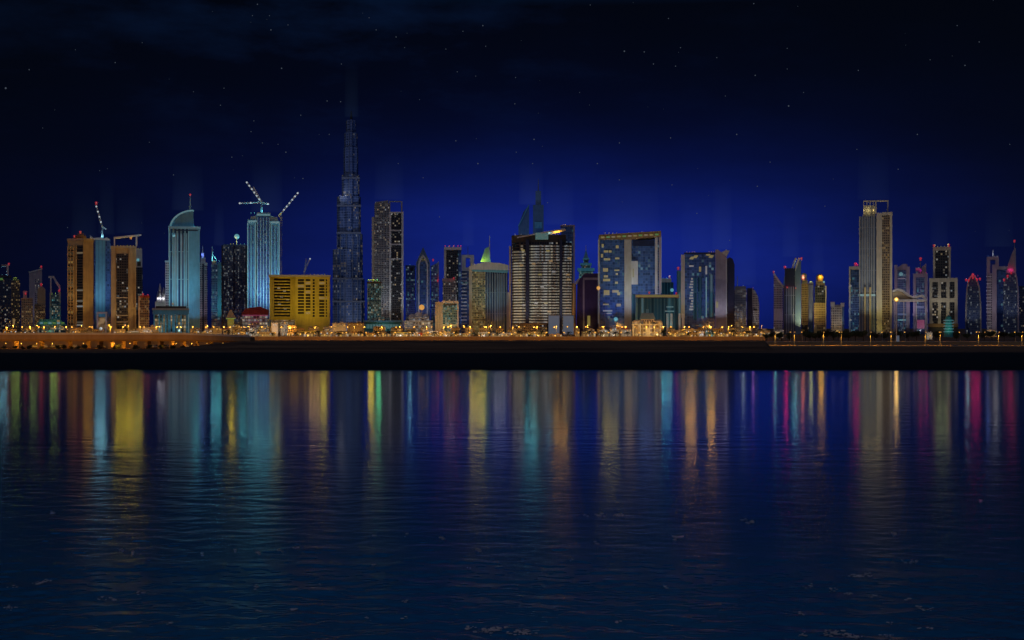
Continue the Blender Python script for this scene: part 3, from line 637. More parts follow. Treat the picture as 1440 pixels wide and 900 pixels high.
for x, y, r_ in ((579, 446, 4), (588, 445, 5.5), (599, 446, 4)): t.ball('dome', x, y, 12, r_, 'white_panel')
t.ball('roof_lamp', 593, 432, 12, 3.4, 'sodium_lamp'); t.cyl('lamp_mast', 593, 12, 434, 441, .5, .5, 'steel')
t.flood(578, 446, (1, .85, .7), .06, 26); t.flood(598, 446, (1, .7, .4), .06, 26)
t = Thing('office_tower', 'dark windowed tower with a pale frame and a row of red lights along its top', 'tower', 636, 2320)
t.box('body', 625, 644, 352, None, 'glass_dark_specks'); t.box('frame_post', 624.4, 627.5, 350, None, 'pale_stone', (-1, 6)); t.box('blue_side', 644, 648.6, 350, None, 'blue_deep', (3, 32)); t.box('frame_top', 624.4, 649, 347.6, 351.5, 'white_panel', (-1.4, 34))
for x in (626, 632, 638, 644, 648): t.beacon(x, 345.6, 1, 1.3)
t.flood(633, 380, (.85, .9, 1), .03)
t.lamps(628,640,347.6, (0.85, 0.85, 0.9), 2, 900)
t = Thing('office_tower', 'grey stepped tower with dark windows in front of the tower with the red light row', 'tower', 633, 2180)
t.box('body', 622.5, 642, 396, None, 'grey_office'); t.box('parapet', 622, 640, 391.6, 396, 'lilac_panel', (2, 24)); t.beacon(638, 391, 0, 2); t.flood(632, 410, (.8, .85, 1), .025)
t = Thing('office_block', 'pale framed block with teal windows and a cream left pier', 'building', 628, 1930)
t.box('body', 622.5, 644, 426, None, 'teal_office'); t.box('side_pier', 612, 622.5, 424.5, None, 'pale_stone', (-1, 26)); t.box('frame_top', 622.5, 645, 423, 426.5, 'white_panel', (-1.4, 28)); t.box('frame_post', 642.5, 645, 426.5, None, 'white_panel', (-1.2, 4)); t.box('floor_band', 622.6, 642.4, 456, 458.4, 'led_yellow', (-.8, -.1)); t.box('dark_strip', 625, 641, 427.5, 429.5, 'dark_concrete', (-.5, -.05))  # includes a dark strip just under the frame top
for x in (615, 618.5): t.box('fin', x-.3, x+.3, 425, None, 'beige_stone', (-1.8, -1.05))
t.flood(617, 445, (1, .9, .45), .05, 32); t.flood(634, 440, (.75, 1, .9), .03, 32)
t = Thing('keyhole_tower', 'white and blue tower with a square opening through its head', 'tower', 657, 2380)
t.box('body', 649, 666, 381, None, 'blue_deep'); t.box('head_post', 649, 655, 362, 381, 'white_panel', (0, 24)); t.box('head_post', 661, 666.5, 362, 381, 'white_panel', (0, 24)); t.box('head_beam', 649, 666.5, 358.5, 362, 'white_panel', (-.6, 24.6)); t.box('head_sill', 655, 661, 376, 381, 'white_panel', (0, 24)); t.cyl('mast', 658, 10, 346, 358.5, .6, .3, 'steel')
for i in range(17): t.box('balcony', 648.4, 656.5, 384+5*i, 385.8+5*i, 'white_panel', (-1.8, -.05))
t.flood(655, 375, (.85, .85, 1), .04, 60); t.flood(653, 430, (.7, .75, 1), .03)
t = Thing('sail_roofed_block', 'broad block with sloping pale roof, yellow windows at left and blue ribs at right', 'building', 687, 2000)
t.box('glazed_bay', 664, 682.5, 381, None, 'yellow_windows', (0, 44)); t.box('ribbed_bay', 682.5, 714, 379, None, 'blue_ribbed', (2, 46)); t.box('side_pier', 659.6, 664, 375, None, 'pale_stone', (-1.2, 40))
t.poly('roof', [(659.6, 379), (659.6, 374.5), (682, 368.5), (703, 370), (715, 373), (715, 380)], 'white_panel', (-2.5, 46))
t.poly('soffit', [(664, 381.6), (664, 379.2), (714.6, 380.2), (714.6, 384)], 'cyan_panel', (-2, -.1))
for i in range(8): t.box('rib', 684.5+3.9*i, 685.3+3.9*i, 385, None, 'grey_concrete', (.6, 1.95))
t.box('narrow_pier', 713.2, 716.6, 411, None, 'lilac_panel', (-3, 20)); t.poly('sail', [(675.5, 368), (682, 349), (687.5, 346), (690, 368)], 'cyan_panel', (10, 14)); t.cyl('mast', 688.5, 12, 331, 368, .9, .3, 'white_panel')
t.flood(670, 420, (1, .85, .3), .035); t.flood(698, 420, (.6, .75, 1), .03); t.flood(690, 368, (.5, 1, .95), .06, 45); t.flood(675, 458, (1, .62, .15), .05, 25); t.flood(702, 458, (1, .62, .15), .05, 25)
t.lamps(661,683,372, (1, 0.78, 0.04), 5, 5280)
t.lamps(694,712,372, (0.85, 0.85, 0.9), 3, 2000)
# --- far hazy pair behind the curved dark block
t = Thing('office_tower', 'hazy blue tower top standing far behind the curved dark block', 'tower', 757, 3600)
t.box('body', 749.5, 764.5, 288, None, 'blue_panel', (0, 50)); t.box('top_stage', 753, 761, 268, 288, 'blue_panel', (8, 40)); t.cyl('mast', 757, 20, 250, 268, 1.6, .5, 'steel'); t.box('lit_panel', 752, 762, 312, 321, 'cyan_panel', (-2, -.1)); t.flood(757, 290, (.35, .6, 1), .03, 200)
t = Thing('pointed_tower', 'hazy blue tower with a slanted point, far behind the curved dark block at its left', 'tower', 737, 3500)
t.poly('body', [(729, 470), (729, 318), (736, 298), (744, 288), (744, 470)], 'blue_panel', (0, 40)); t.bar('edge_fin', (729, 318, -2), (744, 288, -2), 2.5, 'cyan_panel'); t.flood(737, 310, (.35, .6, 1), .028, 200)
t = Thing('office_tower', 'slim blue tower with pale edge rising behind the right end of the curved block', 'tower', 798, 2250)
t.box('body', 789, 807.5, 318, None, 'blue_deep', (0, 30)); t.box('edge_pier', 806, 808.4, 317, None, 'lilac_panel', (-1, 5)); t.box('frame_top', 788, 808.4, 316.4, 318.4, 'lilac_panel', (-1, 31)); t.flood(802, 380, (.45, .5, 1), .03)
t.lamps(790,797,316.4, (1, 0.5, 0.03), 2, 6720)
# --- curved dark block with lit floors
t = Thing('curved_block', 'big curved dark block with many lit floor bands and a slanted roof rim', 'building', 762, 1900)
front = [(718.5, 34), (719, 20), (721, 10), (726, 3.5), (734, 0), (760, -3), (785, -2), (803, 2), (804.5, 6)]
t.plan('body', front+[(804.5, 60), (718.5, 60)], 341, None, 'glass_dark_specks')
t.plan('upper_wall', [(x if x < 790 else min(x, 796), d+2) for x, d in front]+[(796, 50), (720, 50)], 330, 341, 'dark_concrete')
rim = [(720, 34), (722, 14), (730, 4), (745, 0), (770, -3), (794, -1)]
mb = MB()
for (xa, da), (xb, db) in zip(rim, rim[1:]):
    za, zb = [t.z(335-13*(x-720)/75 if x > 724 else 335) for x in (xa, xb)]
    mb.bar((t.u(xa), da-1, za), (t.u(xb), db-1, zb), 1.8)
mb.build('roof_rim', 'white_panel', t.o)
t.poly('roof_fin', [(735, 331), (794, 321), (796, 324), (772, 330)], 'pale_stone', (6, 9)); t.box('lit_lounge', 753, 771, 327.5, 337, 'window_teal', (-3.8, -1.2))
segs = [(719.5, 739), (744.5, 786.5), (791, 804)]
def fd(x):
    for (xa, da), (xb, db) in zip(front, front[1:]):
        if xa <= x <= xb: return da+(db-da)*(x-xa)/(xb-xa)
    return 3
for i in range(28):
    y = 345.5+3.95*i
    for x0, x1 in segs:
        if i < 2 and x0 < 730: continue
        xs_ = [x0+(x1-x0)*j/6 for j in range(7)]
        t.plan('balcony_band', [(x, fd(x)-1.7) for x in xs_]+[(x, fd(x)+.3) for x in xs_[::-1]], y, y+1.75, 'balcony_band_skin')
for x0, x1 in ((739.4, 744.2), (787, 790.6)): t.box('shaft_cover', x0, x1, 337, None, 'navy_panel', (-6, 4))
t.box('end_pier', 715.6, 718, 345, None, 'pale_stone', (14, 40)); t.box('end_pier', 805, 808, 398, None, 'sand_wall', (4, 30))
for x, y in ((748, 370), (768, 352), (772, 366), (757, 385), (776, 381), (760, 402), (733, 351), (729, 393), (796, 385), (797, 392), (734, 428), (751, 425), (770, 437), (798, 362), (765, 425), (731, 372)):
    t.box('lit_window', x, x+5, y, y+2.4, random.choice(['window_white', 'window_yellow', 'window_warm']), (fd(x+2)-2.4, fd(x+2)-1.8))
t.flood(735, 400, (.95, .95, .8), .06); t.flood(768, 390, (.95, .97, .85), .065); t.flood(797, 400, (.95, .95, .85), .06)
for x0, x1 in ((771, 787), (791.5, 807)):
    b = Thing('billboard', 'white blue lit billboard at the foot of the curved dark block, %s of two' % ('left' if x0 < 780 else 'right'), 'billboard', (x0+x1)/2, 1790, 'lit billboards below the curved block')
    b.box('screen', x0+.5, x1-.5, 444, 470, 'sign_blue', (-.3, -.05)); b.box('frame', x0, x1, 443, 471, 'steel', (0, 1.2))
    for x in (x0+3, x1-3): b.box('post', x-.4, x+.4, 471, None, 'steel', (.2, 1))
t.lamps(720,737,330, (0.85, 0.85, 0.9), 2, 1600)
t.lamps(738,756,331, (0.15, 0.75, 0.85), 4, 5700)
t.lamps(769,775,329, (0.3, 0.8, 1), 1, 4750)
t.lamps(779,787,330, (1, 0.5, 0.03), 2, 6400)
# --- pagoda topped and purple
t = Thing('stepped_tower', 'small teal tower stepped like a pagoda with a needle on top', 'tower', 824, 2420)
t.box('body', 814, 834, 392, None, 'blue_office', (0, 28))
for x0, x1, y0, y1 in ((812, 836, 377, 381), (816, 832, 370, 373), (819.5, 828.5, 363, 365)): t.box('eave', x0, x1, y0, y1, 'cyan_panel', (-3, 30))
for x0, x1, y0, y1 in ((814, 834, 381, 392), (817.5, 830.5, 373, 377), (820.5, 827.5, 365, 370)): t.box('stage', x0, x1, y0, y1, 'teal_office', (1, 26))
t.plan('steeple', [(820.5, 6), (827.5, 6), (827.5, 20), (820.5, 20)], 352, 363, 'cyan_panel', .15); t.cyl('needle', 824, 13, 344, 352, .7, .2, 'white_panel'); t.flood(824, 372, (.4, 1, .95), .07, 70)
t = Thing('office_block', 'dark purple block with a pale slanted left edge', 'building', 824, 2080)
t.poly('body', [(810, 478), (812, 396), (822, 384.5), (842, 384.5), (842, 478)], 'purple_panel', (0, 40)); t.box('recess', 822.5, 842, 394, None, 'purple_panel', (-.6, -.05)); t.box('frame_top', 820, 842.4, 390.5, 393.6, 'lilac_panel', (-1.4, -.05)); t.box('frame_post', 819.6, 822, 393.6, None, 'lilac_panel', (-1.4, -.05))
t.poly('edge_beam', [(808.5, 399), (809, 396), (814, 391), (815, 393), (811, 400)], 'white_panel', (-1, 6)); t.box('edge_pier', 807.6, 810, 399, None, 'sand_wall', (-1, 10)); t.box('lit_window', 826, 830, 444, 458, 'window_yellow', (-1.2, -.7)); t.flood(818, 395, (.7, .55, 1), .02, 50); t.flood(826, 452, (1, .65, .2), .05, 22)
# --- big blue building
t = Thing('blue_slab_block', 'broad blue block with yellow windows, a white stepped pillar and a lit roof band', 'building', 885, 1980)
t.box('left_face', 843, 878, 337, None, 'blue_deep', (0, 44)); t.box('centre_face', 888, 921, 337, None, 'blue_deep', (1.5, 44)); t.box('pillar', 878, 888, 337, None, 'pale_stone', (-2.2, 44))
t.box('pillar_arm', 888, 897, 367, 400, 'white_panel', (-1.8, 1.45)); t.box('arm_inlay', 889.5, 891.5, 378, 390, 'led_yellow', (-2.2, -1.85)); t.box('right_pier', 921, 924.6, 330, None, 'white_panel', (-2, 44)); t.box('right_pier', 926.6, 929.4, 327, None, 'lilac_panel', (-1, 44)); t.box('right_glazing', 924.6, 926.6, 330, None, 'blue_office', (0, 40)); t.box('left_pier', 841.5, 843.4, 332, None, 'pale_stone', (-1.2, 10))
t.poly('roof_band', [(842, 337), (842, 330), (929.6, 325), (929.6, 333), (888, 337)], 'sand_wall', (-2.8, 45))
for i in range(11): t.box('roof_light', 845+7.6*i, 850+7.6*i, 332.5-.36*i, 335-.36*i, ('led_yellow', 'led_green', 'led_warm')[i % 3], (-3.3, -2.85))
t.box('upper_dark_panel', 890, 920, 338, 346, 'navy_panel', (.9, 1.45)); t.box('lower_glazing', 888.6, 893, 414, None, 'teal_deep', (.6, 1.4))  # navy panel across the top of the centre face
for x, y, w_, h_ in ((849, 352, 6, 3), (856, 352, 4, 3), (866, 345, 4, 4), (865, 362, 6, 2.5), (849, 363, 9, 3), (848, 377, 7, 5), (849, 387, 6, 3), (848, 392, 10, 3.4), (864, 379, 7, 2), (866, 384, 3, 2.6), (865, 396, 4, 3), (849, 408, 8, 7), (861, 408, 9, 3.4), (868, 411, 4, 4), (848, 427, 8, 2), (867, 427, 6, 4), (848, 436, 13, 2), (853, 440, 7, 1.5), (846, 343, 3, 5), (845, 357, 3, 5)):
    t.box('lit_window', x, x+w_, y, y+h_, 'window_yellow' if y < 434 else 'window_white', (-.4, -.05))
t.ball('floodlamp', 866, 449, -8, 3, 'cyan_lamp'); t.cyl('lamp_mast', 866, -8, 451, None, .5, .5, 'steel'); t.ball('corner_lamp', 841.5, 405, -3, 2.6, 'sodium_lamp')
t.flood(860, 400, (.12, .36, 1), .075); t.flood(905, 400, (.12, .36, 1), .075); t.box('edge_light', 840.9, 841.5, 337, 455, 'led_white', (-1, .4)); t.box('edge_light', 929.5, 930.1, 333, 412, 'led_white', (-.8, .4)); t.flood(883, 390, (.85, .92, 1), .05, 50); t.flood(925, 390, (.8, .92, 1), .05, 60); t.flood(866, 450, (.1, .75, .9), .05, 20); t.flood(885, 335, (.9, 1, .55), .04, 60)
t.lamps(848,870,328, (1, 0.78, 0.12), 4, 4160)
t.lamps(882,890,328, (1, 0.6, 0.2), 2, 1800)
t.lamps(899,920,327, (0.35, 0.5, 1), 3, 2600)
t = Thing('office_block', 'teal block with long yellow roof beam and two red lights below the broad blue block', 'building', 924, 1880)
t.box('body', 896, 952, 419, None, 'teal_deep', (0, 34)); t.box('roof_beam', 893.5, 955, 414.2, 418.6, 'pale_stone', (-2, 35)); t.box('beam_light', 894, 954, 415.2, 417.4, 'led_yellow', (-2.5, -2.05)); t.box('corner_post', 893.5, 896.5, 418.6, None, 'cyan_panel', (-1, 20)); t.beacon(913, 411, 3); t.beacon(951, 412, 3)
for x0, x1, y in ((937, 947, 431), (935, 948, 437), (921, 928, 415)): t.box('light_strip', x0, x1, y, y+1.3, 'led_yellow' if y < 420 else 'led_cyan', (-2.8, -2.5) if y < 420 else (-.6, -.1))
for x0, x1 in ((937, 940), (942.5, 945.5), (954, 957), (959, 962)): t.box('fin', x0, x1, 441, None, 'white_panel', (-8, -3))
t.flood(920, 440, (.15, .8, .95), .035, 34); t.flood(946, 440, (.2, .85, .95), .04, 28)
t = Thing('office_block', 'small teal tower with white cap and bright lamp between the two broad blue blocks', 'building', 938, 2250)
t.box('body', 930, 947, 397, None, 'teal_deep', (0, 24)); t.box('cap', 929, 944, 391.6, 397, 'white_panel', (-1, 25)); t.ball('roof_lamp', 945, 408, -3, 2.8, 'cyan_lamp'); t.beacon(941.5, 388.5, 2); t.flood(938, 400, TEAL, .035)
t.lamps(930,945,391.6, (0.15, 0.75, 0.85), 3, 6080)
t = Thing('leaf_lit_tower', 'blue glass tower with yellow leaf shaped lights at the top and a cream left pier', 'tower', 983, 1990)
t.box('body', 963, 1005.5, 357, None, 'blue_deep', (0, 46)); t.box('left_pier', 957.6, 963, 358, 447, 'pale_stone', (-1.4, 40)); t.box('pier_base', 957.8, 963, 447, None, 'grey_concrete', (-1, 40)); t.box('parapet', 962, 1006, 355, 357.4, 'navy_panel', (-.7, 47))
for cx, cy in ((973, 363), (978, 361), (996, 358), (1000, 361)): t.poly('leaf_light', [(cx-4, cy+1.2), (cx-1, cy-2.2), (cx+4, cy-1.8), (cx+1.5, cy+2)], 'window_yellow', (-.6, -.05))
for x, y0, y1, m_ in ((977.5, 391, 450, 'teal_deep'), (984, 390, 447, 'teal_deep'), (1000, 386, 446, 'teal_deep')): t.box('glazed_strip', x-2.6, x+2.6, y0, y1, m_, (-.8, -.05))
t.box('light_strip', 992, 994.4, 374, 386, 'window_white', (-1, -.1)); t.box('light_strip', 992.4, 994, 390, 446, 'led_cyan', (-1, -.1)); t.box('light_strip', 983, 986, 375, 382, 'led_yellow', (-1, -.1))
for i in range(13): t.box('lit_window', 969+(i*7 % 4), 975.5-(i*5 % 3)*.6, 373+(18 if i else 0)+3.9*max(i-1, 0), 375.2+(18 if i else 0)+3.9*max(i-1, 0), 'window_white', (-.5, -.05))
t.box('antenna_base', 951.5, 957.5, 380, None, 'teal_deep', (8, 30)); t.beacon(953.5, 376, 12, 3); t.flood(960, 400, (1, .9, .5), .045, 45); t.flood(983, 420, (.1, .6, .8), .05); t.flood(980, 365, (.2, .3, 1), .03)
t.lamps(964,979,355, (1, 0.5, 0.04), 4, 6500)
t.lamps(996,1005,355, (1, 0.5, 0.04), 3, 6500)
t = Thing('plain_tower', 'pale pink flat faced tower with a dark blue rounded side', 'tower', 1018, 2080)
t.poly('body', [(1005.8, 478), (1005.8, 351), (1010, 351), (1022, 362), (1022, 478)], 'lilac_panel', (0, 40)); t.poly('side', [(1022, 478), (1022, 364), (1026, 361.5), (1030.5, 364), (1033, 372), (1033, 478)], 'navy_panel', (4, 44)); t.poly('roof_wedge', [(1014, 355), (1021, 351.5), (1026, 352.5), (1022, 361)], 'white_panel', (-1, 8))
t.box('edge_fin', 1020.8, 1022.4, 363, None, 'white_panel', (-1.2, -.05)); t.box('lit_sign', 1006.6, 1010, 424, 433, 'led_yellow', (-.4, -.05)); t.flood(1013, 400, (.82, .85, 1), .085); t.flood(1013, 455, (1, .6, .3), .04, 26)
t.lamps(1018,1024,352, (0.8, 0.7, 0.9), 1, 1800)
t = Thing('apartment_tower', 'grey tower lit amber at its base, right of the pale pink tower', 'tower', 1041, 2200)
t.box('body', 1031.5, 1050, 407, None, 'pale_office', (0, 30)); t.box('crown', 1033.5, 1049, 402.5, 407, 'grey_concrete', (2, 26)); t.cyl('mast', 1037, 8, 388, 402.5, .6, .3, 'steel')
for x in (1036, 1040.5, 1045): t.box('fin', x-.4, x+.4, 405, None, 'grey_concrete', (-1, -.05))
t.flood(1041, 420, (.65, .75, 1), .025); t.flood(1041, 455, (1, .6, .2), .055, 30)
t.lamps(1042,1048,402.5, (0.7, 0.9, 0.8), 1, 2500)
t = Thing('curved_tower', 'slim pale tower with a curved slanted shoulder beside a dark blue shaft', 'tower', 1060, 2240)
t.box('dark_shaft', 1050.5, 1058, 405, None, 'navy_panel', (2, 26)); t.poly('body', [(1058, 480), (1058, 405), (1062, 409), (1065.5, 416), (1067.5, 426), (1067.5, 480)], 'pale_office', (0, 28)); t.box('dark_window', 1060, 1065, 434, 437, 'dark_concrete', (-.5, -.05)); t.flood(1062, 430, (.95, .9, 1), .035)
t.lamps(1058,1060,405, (0.6, 0.2, 0.7), 1, 2500)
# --- right middle group
t = Thing('notched_tower', 'grey lilac tower with a white slanted edge falling to the right', 'tower', 1094, 2250)
t.poly('body', [(1088, 480), (1088, 385), (1101, 403), (1101, 480)], 'lilac_office', (0, 30)); t.poly('slanted_edge', [(1087.4, 386), (1088.4, 383.5), (1102, 402), (1102, 405.5), (1100, 404)], 'white_panel', (-1.4, 3)); t.bar('edge_strut', (1101.5, 404, 1), (1105, 384, 1), 2, 'cyan_panel'); t.box('lit_panel', 1088.6, 1100.4, 434, 450, 'lilac_panel', (-.6, -.05)); t.beacon(1088, 382, 1); t.flood(1094, 430, (.95, .8, 1), .03)
t.lamps(1089,1091,386, (0.15, 0.75, 0.85), 1, 4180)
t = Thing('notched_tower', 'dark tower with two white leaning bars on its roof and red lights', 'tower', 1115, 2180)
t.box('body', 1103.5, 1118.5, 377, None, 'blue_ribbed', (0, 40)); t.box('upper_panel', 1104, 1117, 378, 403, 'navy_panel', (-.7, -.05)); t.poly('side', [(1118.5, 478), (1118.5, 372), (1126.4, 366), (1126.4, 478)], 'blue_panel', (2, 40)); t.box('edge_pier', 1101.6, 1103.6, 402, None, 'dark_concrete', (-1, 20))
for dx in (0, 4.6): t.bar('roof_bar', (1113+dx, 381, 3), (1119.4+dx, 362.5, 3), 2.6, 'white_panel')
t.bar('roof_strut', (1112, 380, 3), (1119, 382, 3), 2, 'cyan_panel'); t.beacon(1103.5, 375, 2, 2.6); t.beacon(1127, 363, 3, 2.6); t.beacon(1107, 404, -2, 1.4); t.beacon(1119, 405, -2, 1.4); t.flood(1111, 430, (.75, .75, .8), .025); t.flood(1122, 400, (.3, .5, 1), .035)
t.lamps(1104,1107,377, (1, 0.02, 0.25), 2, 2625)
t.lamps(1114,1121,372, (0.15, 0.75, 0.85), 2, 4750)
t = Thing('domed_tower', 'narrow brown tower with amber windows and a small golden cap', 'tower', 1131, 2240)
t.box('body', 1127, 1137, 399, None, 'gold_office'); t.box('upper_stage', 1127.5, 1135.5, 394, 399, 'beige_stone', (2, 18)); t.cyl('cap', 1130.5, 9, 386, 394, 4, 4.4, 'pale_stone'); t.ball('cap_dome', 1130.5, 386, 9, 4, 'gold_stone', .7); t.flood(1131, 390, (1, .85, .35), .06, 90); t.flood(1131, 440, (1, .6, .22), .035)
t.lamps(1127,1131,394, (1, 0.25, 0.15), 1, 4500)
t = Thing('round_tower', 'slim white cylinder tower between two gold capped towers', 'tower', 1140.5, 2300)
t.cyl('body', 1140.5, 6, 398, None, 3.8, 3.8, 'white_panel'); t.ball('dome', 1140.5, 398, 6, 3.7, 'white_panel', .9); t.cyl('ring', 1140.5, 6, 399, 401, 4.2, 4.2, 'grey_concrete'); t.flood(1140, 420, (1, .97, .85), .05)
t.lamps(1139,1142,396, (0.9, 0.95, 0.2), 1, 4500)
t = Thing('domed_tower', 'brown tower with dark upper floors and a golden dome', 'tower', 1153, 2200)
t.box('body', 1144.5, 1161.5, 426, None, 'gold_office', (0, 30)); t.box('upper_body', 1145.5, 1161, 402, 426, 'glass_dark_specks', (1, 29)); t.box('crown', 1147, 1160, 395, 402, 'brown_office', (3, 24)); t.cyl('drum', 1152.8, 12, 390, 395, 5.4, 5.4, 'gold_stone'); t.ball('dome', 1152.8, 390, 12, 6, 'gold_stone', 1.0); t.box('edge_fin', 1160.6, 1162, 402, None, 'pale_stone', (-1, 3)); t.ball('roof_lamp', 1158.6, 396.5, 0, 1.6, 'cyan_lamp')
t.flood(1153, 388, (1, .8, .15), .085, 90); t.flood(1153, 440, (1, .6, .22), .04)
t.lamps(1152,1158,393, (1, 0.5, 0.03), 2, 5600)
t = Thing('apartment_block', 'short pale block with notched roofline standing alone right of the golden dome', 'building', 1178, 2080)
t.box('body', 1168.5, 1187, 431, None, 'pale_office', (0, 26)); t.box('turret', 1168, 1174, 424.5, 431, 'white_panel', (-.6, 10)); t.box('turret', 1182, 1187.4, 426, 431, 'white_panel', (-.6, 10)); t.box('parapet', 1174, 1182, 428.6, 431, 'grey_concrete', (1, 20)); t.box('dark_side', 1184, 1187, 432, None, 'blue_deep', (-.7, -.05)); t.flood(1177, 435, (1, .95, .85), .045, 40); t.flood(1177, 458, (1, .6, .15), .05, 24)
t = Thing('glass_tower', 'blue glass tower outlined by a white frame beside the tallest right tower', 'tower', 1201, 2160)
t.box('body', 1195.5, 1209, 379, None, 'blue_office', (0, 30)); t.box('dark_head', 1196, 1209, 380, 404, 'blue_deep', (-.5, -.05)); t.box('frame_post', 1193.8, 1196, 376.5, None, 'white_panel', (-1.2, 5)); t.box('frame_top', 1193.8, 1209.4, 374.5, 379, 'white_panel', (-1.4, 31))
for x, y in ((1196, 402), (1196, 450)): t.ball('lamp_globe', x, y, -2.5, 1.8, 'window_white')
t.beacon(1203, 370.5, 3, 3); t.beacon(1206, 372, 3, 1.6); t.flood(1201, 390, (.75, .85, 1), .03); t.flood(1201, 440, (.2, .6, 1), .03, 40)
t.lamps(1200,1207,374.5, (1, 0.02, 0.25), 3, 3150)
t = Thing('tall_grey_tower', 'tallest tower of the right half, grey with a glowing yellow pier and open roof frame', 'tower', 1231, 1960)
t.box('left_face', 1209, 1232.5, 304, None, 'blue_ribbed', (2, 46)); t.box('lit_pier', 1232.5, 1240.5, 300, None, 'pale_stone', (-2, 46)); t.box('right_face', 1240.5, 1252, 303, None, 'brown_office', (1, 46)); t.box('edge_pier', 1251.6, 1254.6, 300, None, 'pale_stone', (-1, 46)); t.box('edge_pier', 1208, 1210, 304, None, 'grey_concrete', (0, 30)); t.box('cornice', 1240.4, 1255, 298.6, 303, 'pale_stone', (-1.6, 47))
for x in (1213.5, 1217, 1220.5, 1225, 1228.5): t.box('fin', x-.55, x+.55, 302, None, 'grey_concrete', (.4, 1.95))
t.box('teal_band', 1209.6, 1231, 413.5, 416.4, 'led_cyan', (-.2, .35))
for x in (1216.5, 1223.6): t.box('lower_pier', x-1.3, x+1.3, 404, None, 'gold_stone', (-2.5, .3))
t.box('crown_wall', 1214, 1231, 288, 304, 'grey_concrete', (8, 40)); t.box('crown_post', 1230.6, 1232.6, 283, 300, 'pale_stone', (3, 6)); t.box('crown_post', 1247.6, 1249.4, 283.6, 298.6, 'grey_concrete', (3, 6)); t.box('crown_beam', 1214, 1249.4, 281.4, 283.4, 'pale_stone', (3, 6))
for x in (1214.5, 1219, 1223.5, 1228): t.box('crown_fin', x-.5, x+.5, 283.4, 304, 'pale_stone', (4, 6))
t.flood(1221, 380, (.6, .78, 1), .045); t.flood(1236, 400, (1, .88, .3), .08, 50); t.flood(1247, 390, (1, .75, .4), .03); t.flood(1237, 455, (1, .82, .15), .08, 24); t.flood(1222, 292, (1, .95, .75), .04, 120)
t.lamps(1212,1238,300, (1, 0.75, 0.25), 4, 2400)
# --- twin lilac towers, canopy
t = Thing('lilac_tower', 'lilac framed tower with blue windows, left of the twin pair behind the white canopy', 'tower', 1268, 2200)
t.box('body', 1259, 1279, 380, None, 'blue_office', (0, 28)); t.box('frame_post', 1257.6, 1262, 372.5, None, 'lilac_panel', (-1.4, 6)); t.box('frame_post', 1274.5, 1279.4, 375, None, 'lilac_panel', (-1.4, 6)); t.poly('roof_wedge', [(1262, 380), (1262, 376), (1270, 371), (1276, 371.5), (1276, 380)], 'lilac_panel', (1, 20)); t.ball('sign_lamp', 1267, 385.5, -2, 3, 'led_cyan'); t.box('sign_strip', 1263, 1273, 391, 392.4, 'led_lilac', (-.6, -.1)); t.box('sign_strip', 1262.4, 1274, 441, 443, 'led_blue', (-.6, -.1)); t.box('sign_strip', 1262.4, 1274, 449, 451, 'led_cyan', (-.6, -.1))
t.flood(1268, 390, (.85, .7, 1), .045); t.flood(1268, 445, (.8, .85, 1), .045, 30)
t = Thing('lilac_tower', 'lilac framed tower with magenta lit top, right of the twin pair behind the white canopy', 'tower', 1294, 2180)
t.box('body', 1286, 1303, 390, None, 'blue_office', (0, 28)); t.box('frame_post', 1284, 1288, 386, None, 'lilac_panel', (-1.4, 6)); t.box('frame_post', 1300.5, 1304.6, 386, None, 'lilac_panel', (-1.4, 6)); t.box('frame_top', 1284, 1304.6, 384.6, 390, 'lilac_panel', (-1.8, 28)); t.box('upper_stage', 1287.5, 1297, 376, 384.6, 'blue_office', (4, 20)); t.poly('upper_fin', [(1296.6, 384.6), (1296.6, 375), (1302.5, 370.5), (1302.5, 384.6)], 'lilac_panel', (2, 22)); t.box('sign_strip', 1287.8, 1294, 376.6, 380, 'led_magenta', (3.3, 3.9)); t.box('sign_strip', 1288.4, 1300, 450, 462, 'led_magenta', (-.5, -.1)); t.box('sign_strip', 1289, 1299, 430, 433, 'led_blue', (-.6, -.1))
t.beacon(1294.5, 363, 8, 3.2); t.cyl('mast', 1294.5, 8, 366, 376, .5, .4, 'steel'); t.flood(1294, 400, (.85, .7, 1), .045); t.flood(1294, 450, (.8, .8, 1), .04, 30)
t.lamps(1293,1304,384, (1, 0.02, 0.25), 4, 2850)
t = Thing('wave_canopy', 'white wavy canopy on slim posts in front of the twin lilac towers', 'canopy', 1278, 1900)
top = [(1255, 408), (1262, 405.5), (1270, 407.5), (1277, 413), (1284, 417), (1291, 416), (1297, 414), (1303, 420)]
bot = [(1303, 422.4), (1296, 417.5), (1291, 418.8), (1284, 419.8), (1276, 416), (1269, 410.4), (1262, 408.4), (1255, 411)]
t.poly('roof', top+bot, 'white_panel', (0, 26)); t.poly('ceiling', [(1255, 411.4), (1262, 408.8), (1269, 410.8), (1276, 416.4), (1284, 420.2), (1284, 423), (1268, 423), (1255, 422)], 'beige_stone', (4, 24)); t.box('lower_beam', 1256, 1302, 421, 423.4, 'white_panel', (-1, 2))
for x in (1257, 1271, 1289, 1302): t.box('post', x-.55, x+.55, 420 if x > 1285 else 423.4, None, 'white_panel', (4, 6))
t.box('light_strip', 1262, 1300, 423.5, 424.3, 'led_warm', (-.8, 1.8)); t.flood(1272, 414, (1, .8, .55), .05, 40); t.flood(1294, 418, (1, .9, .95), .04, 40)
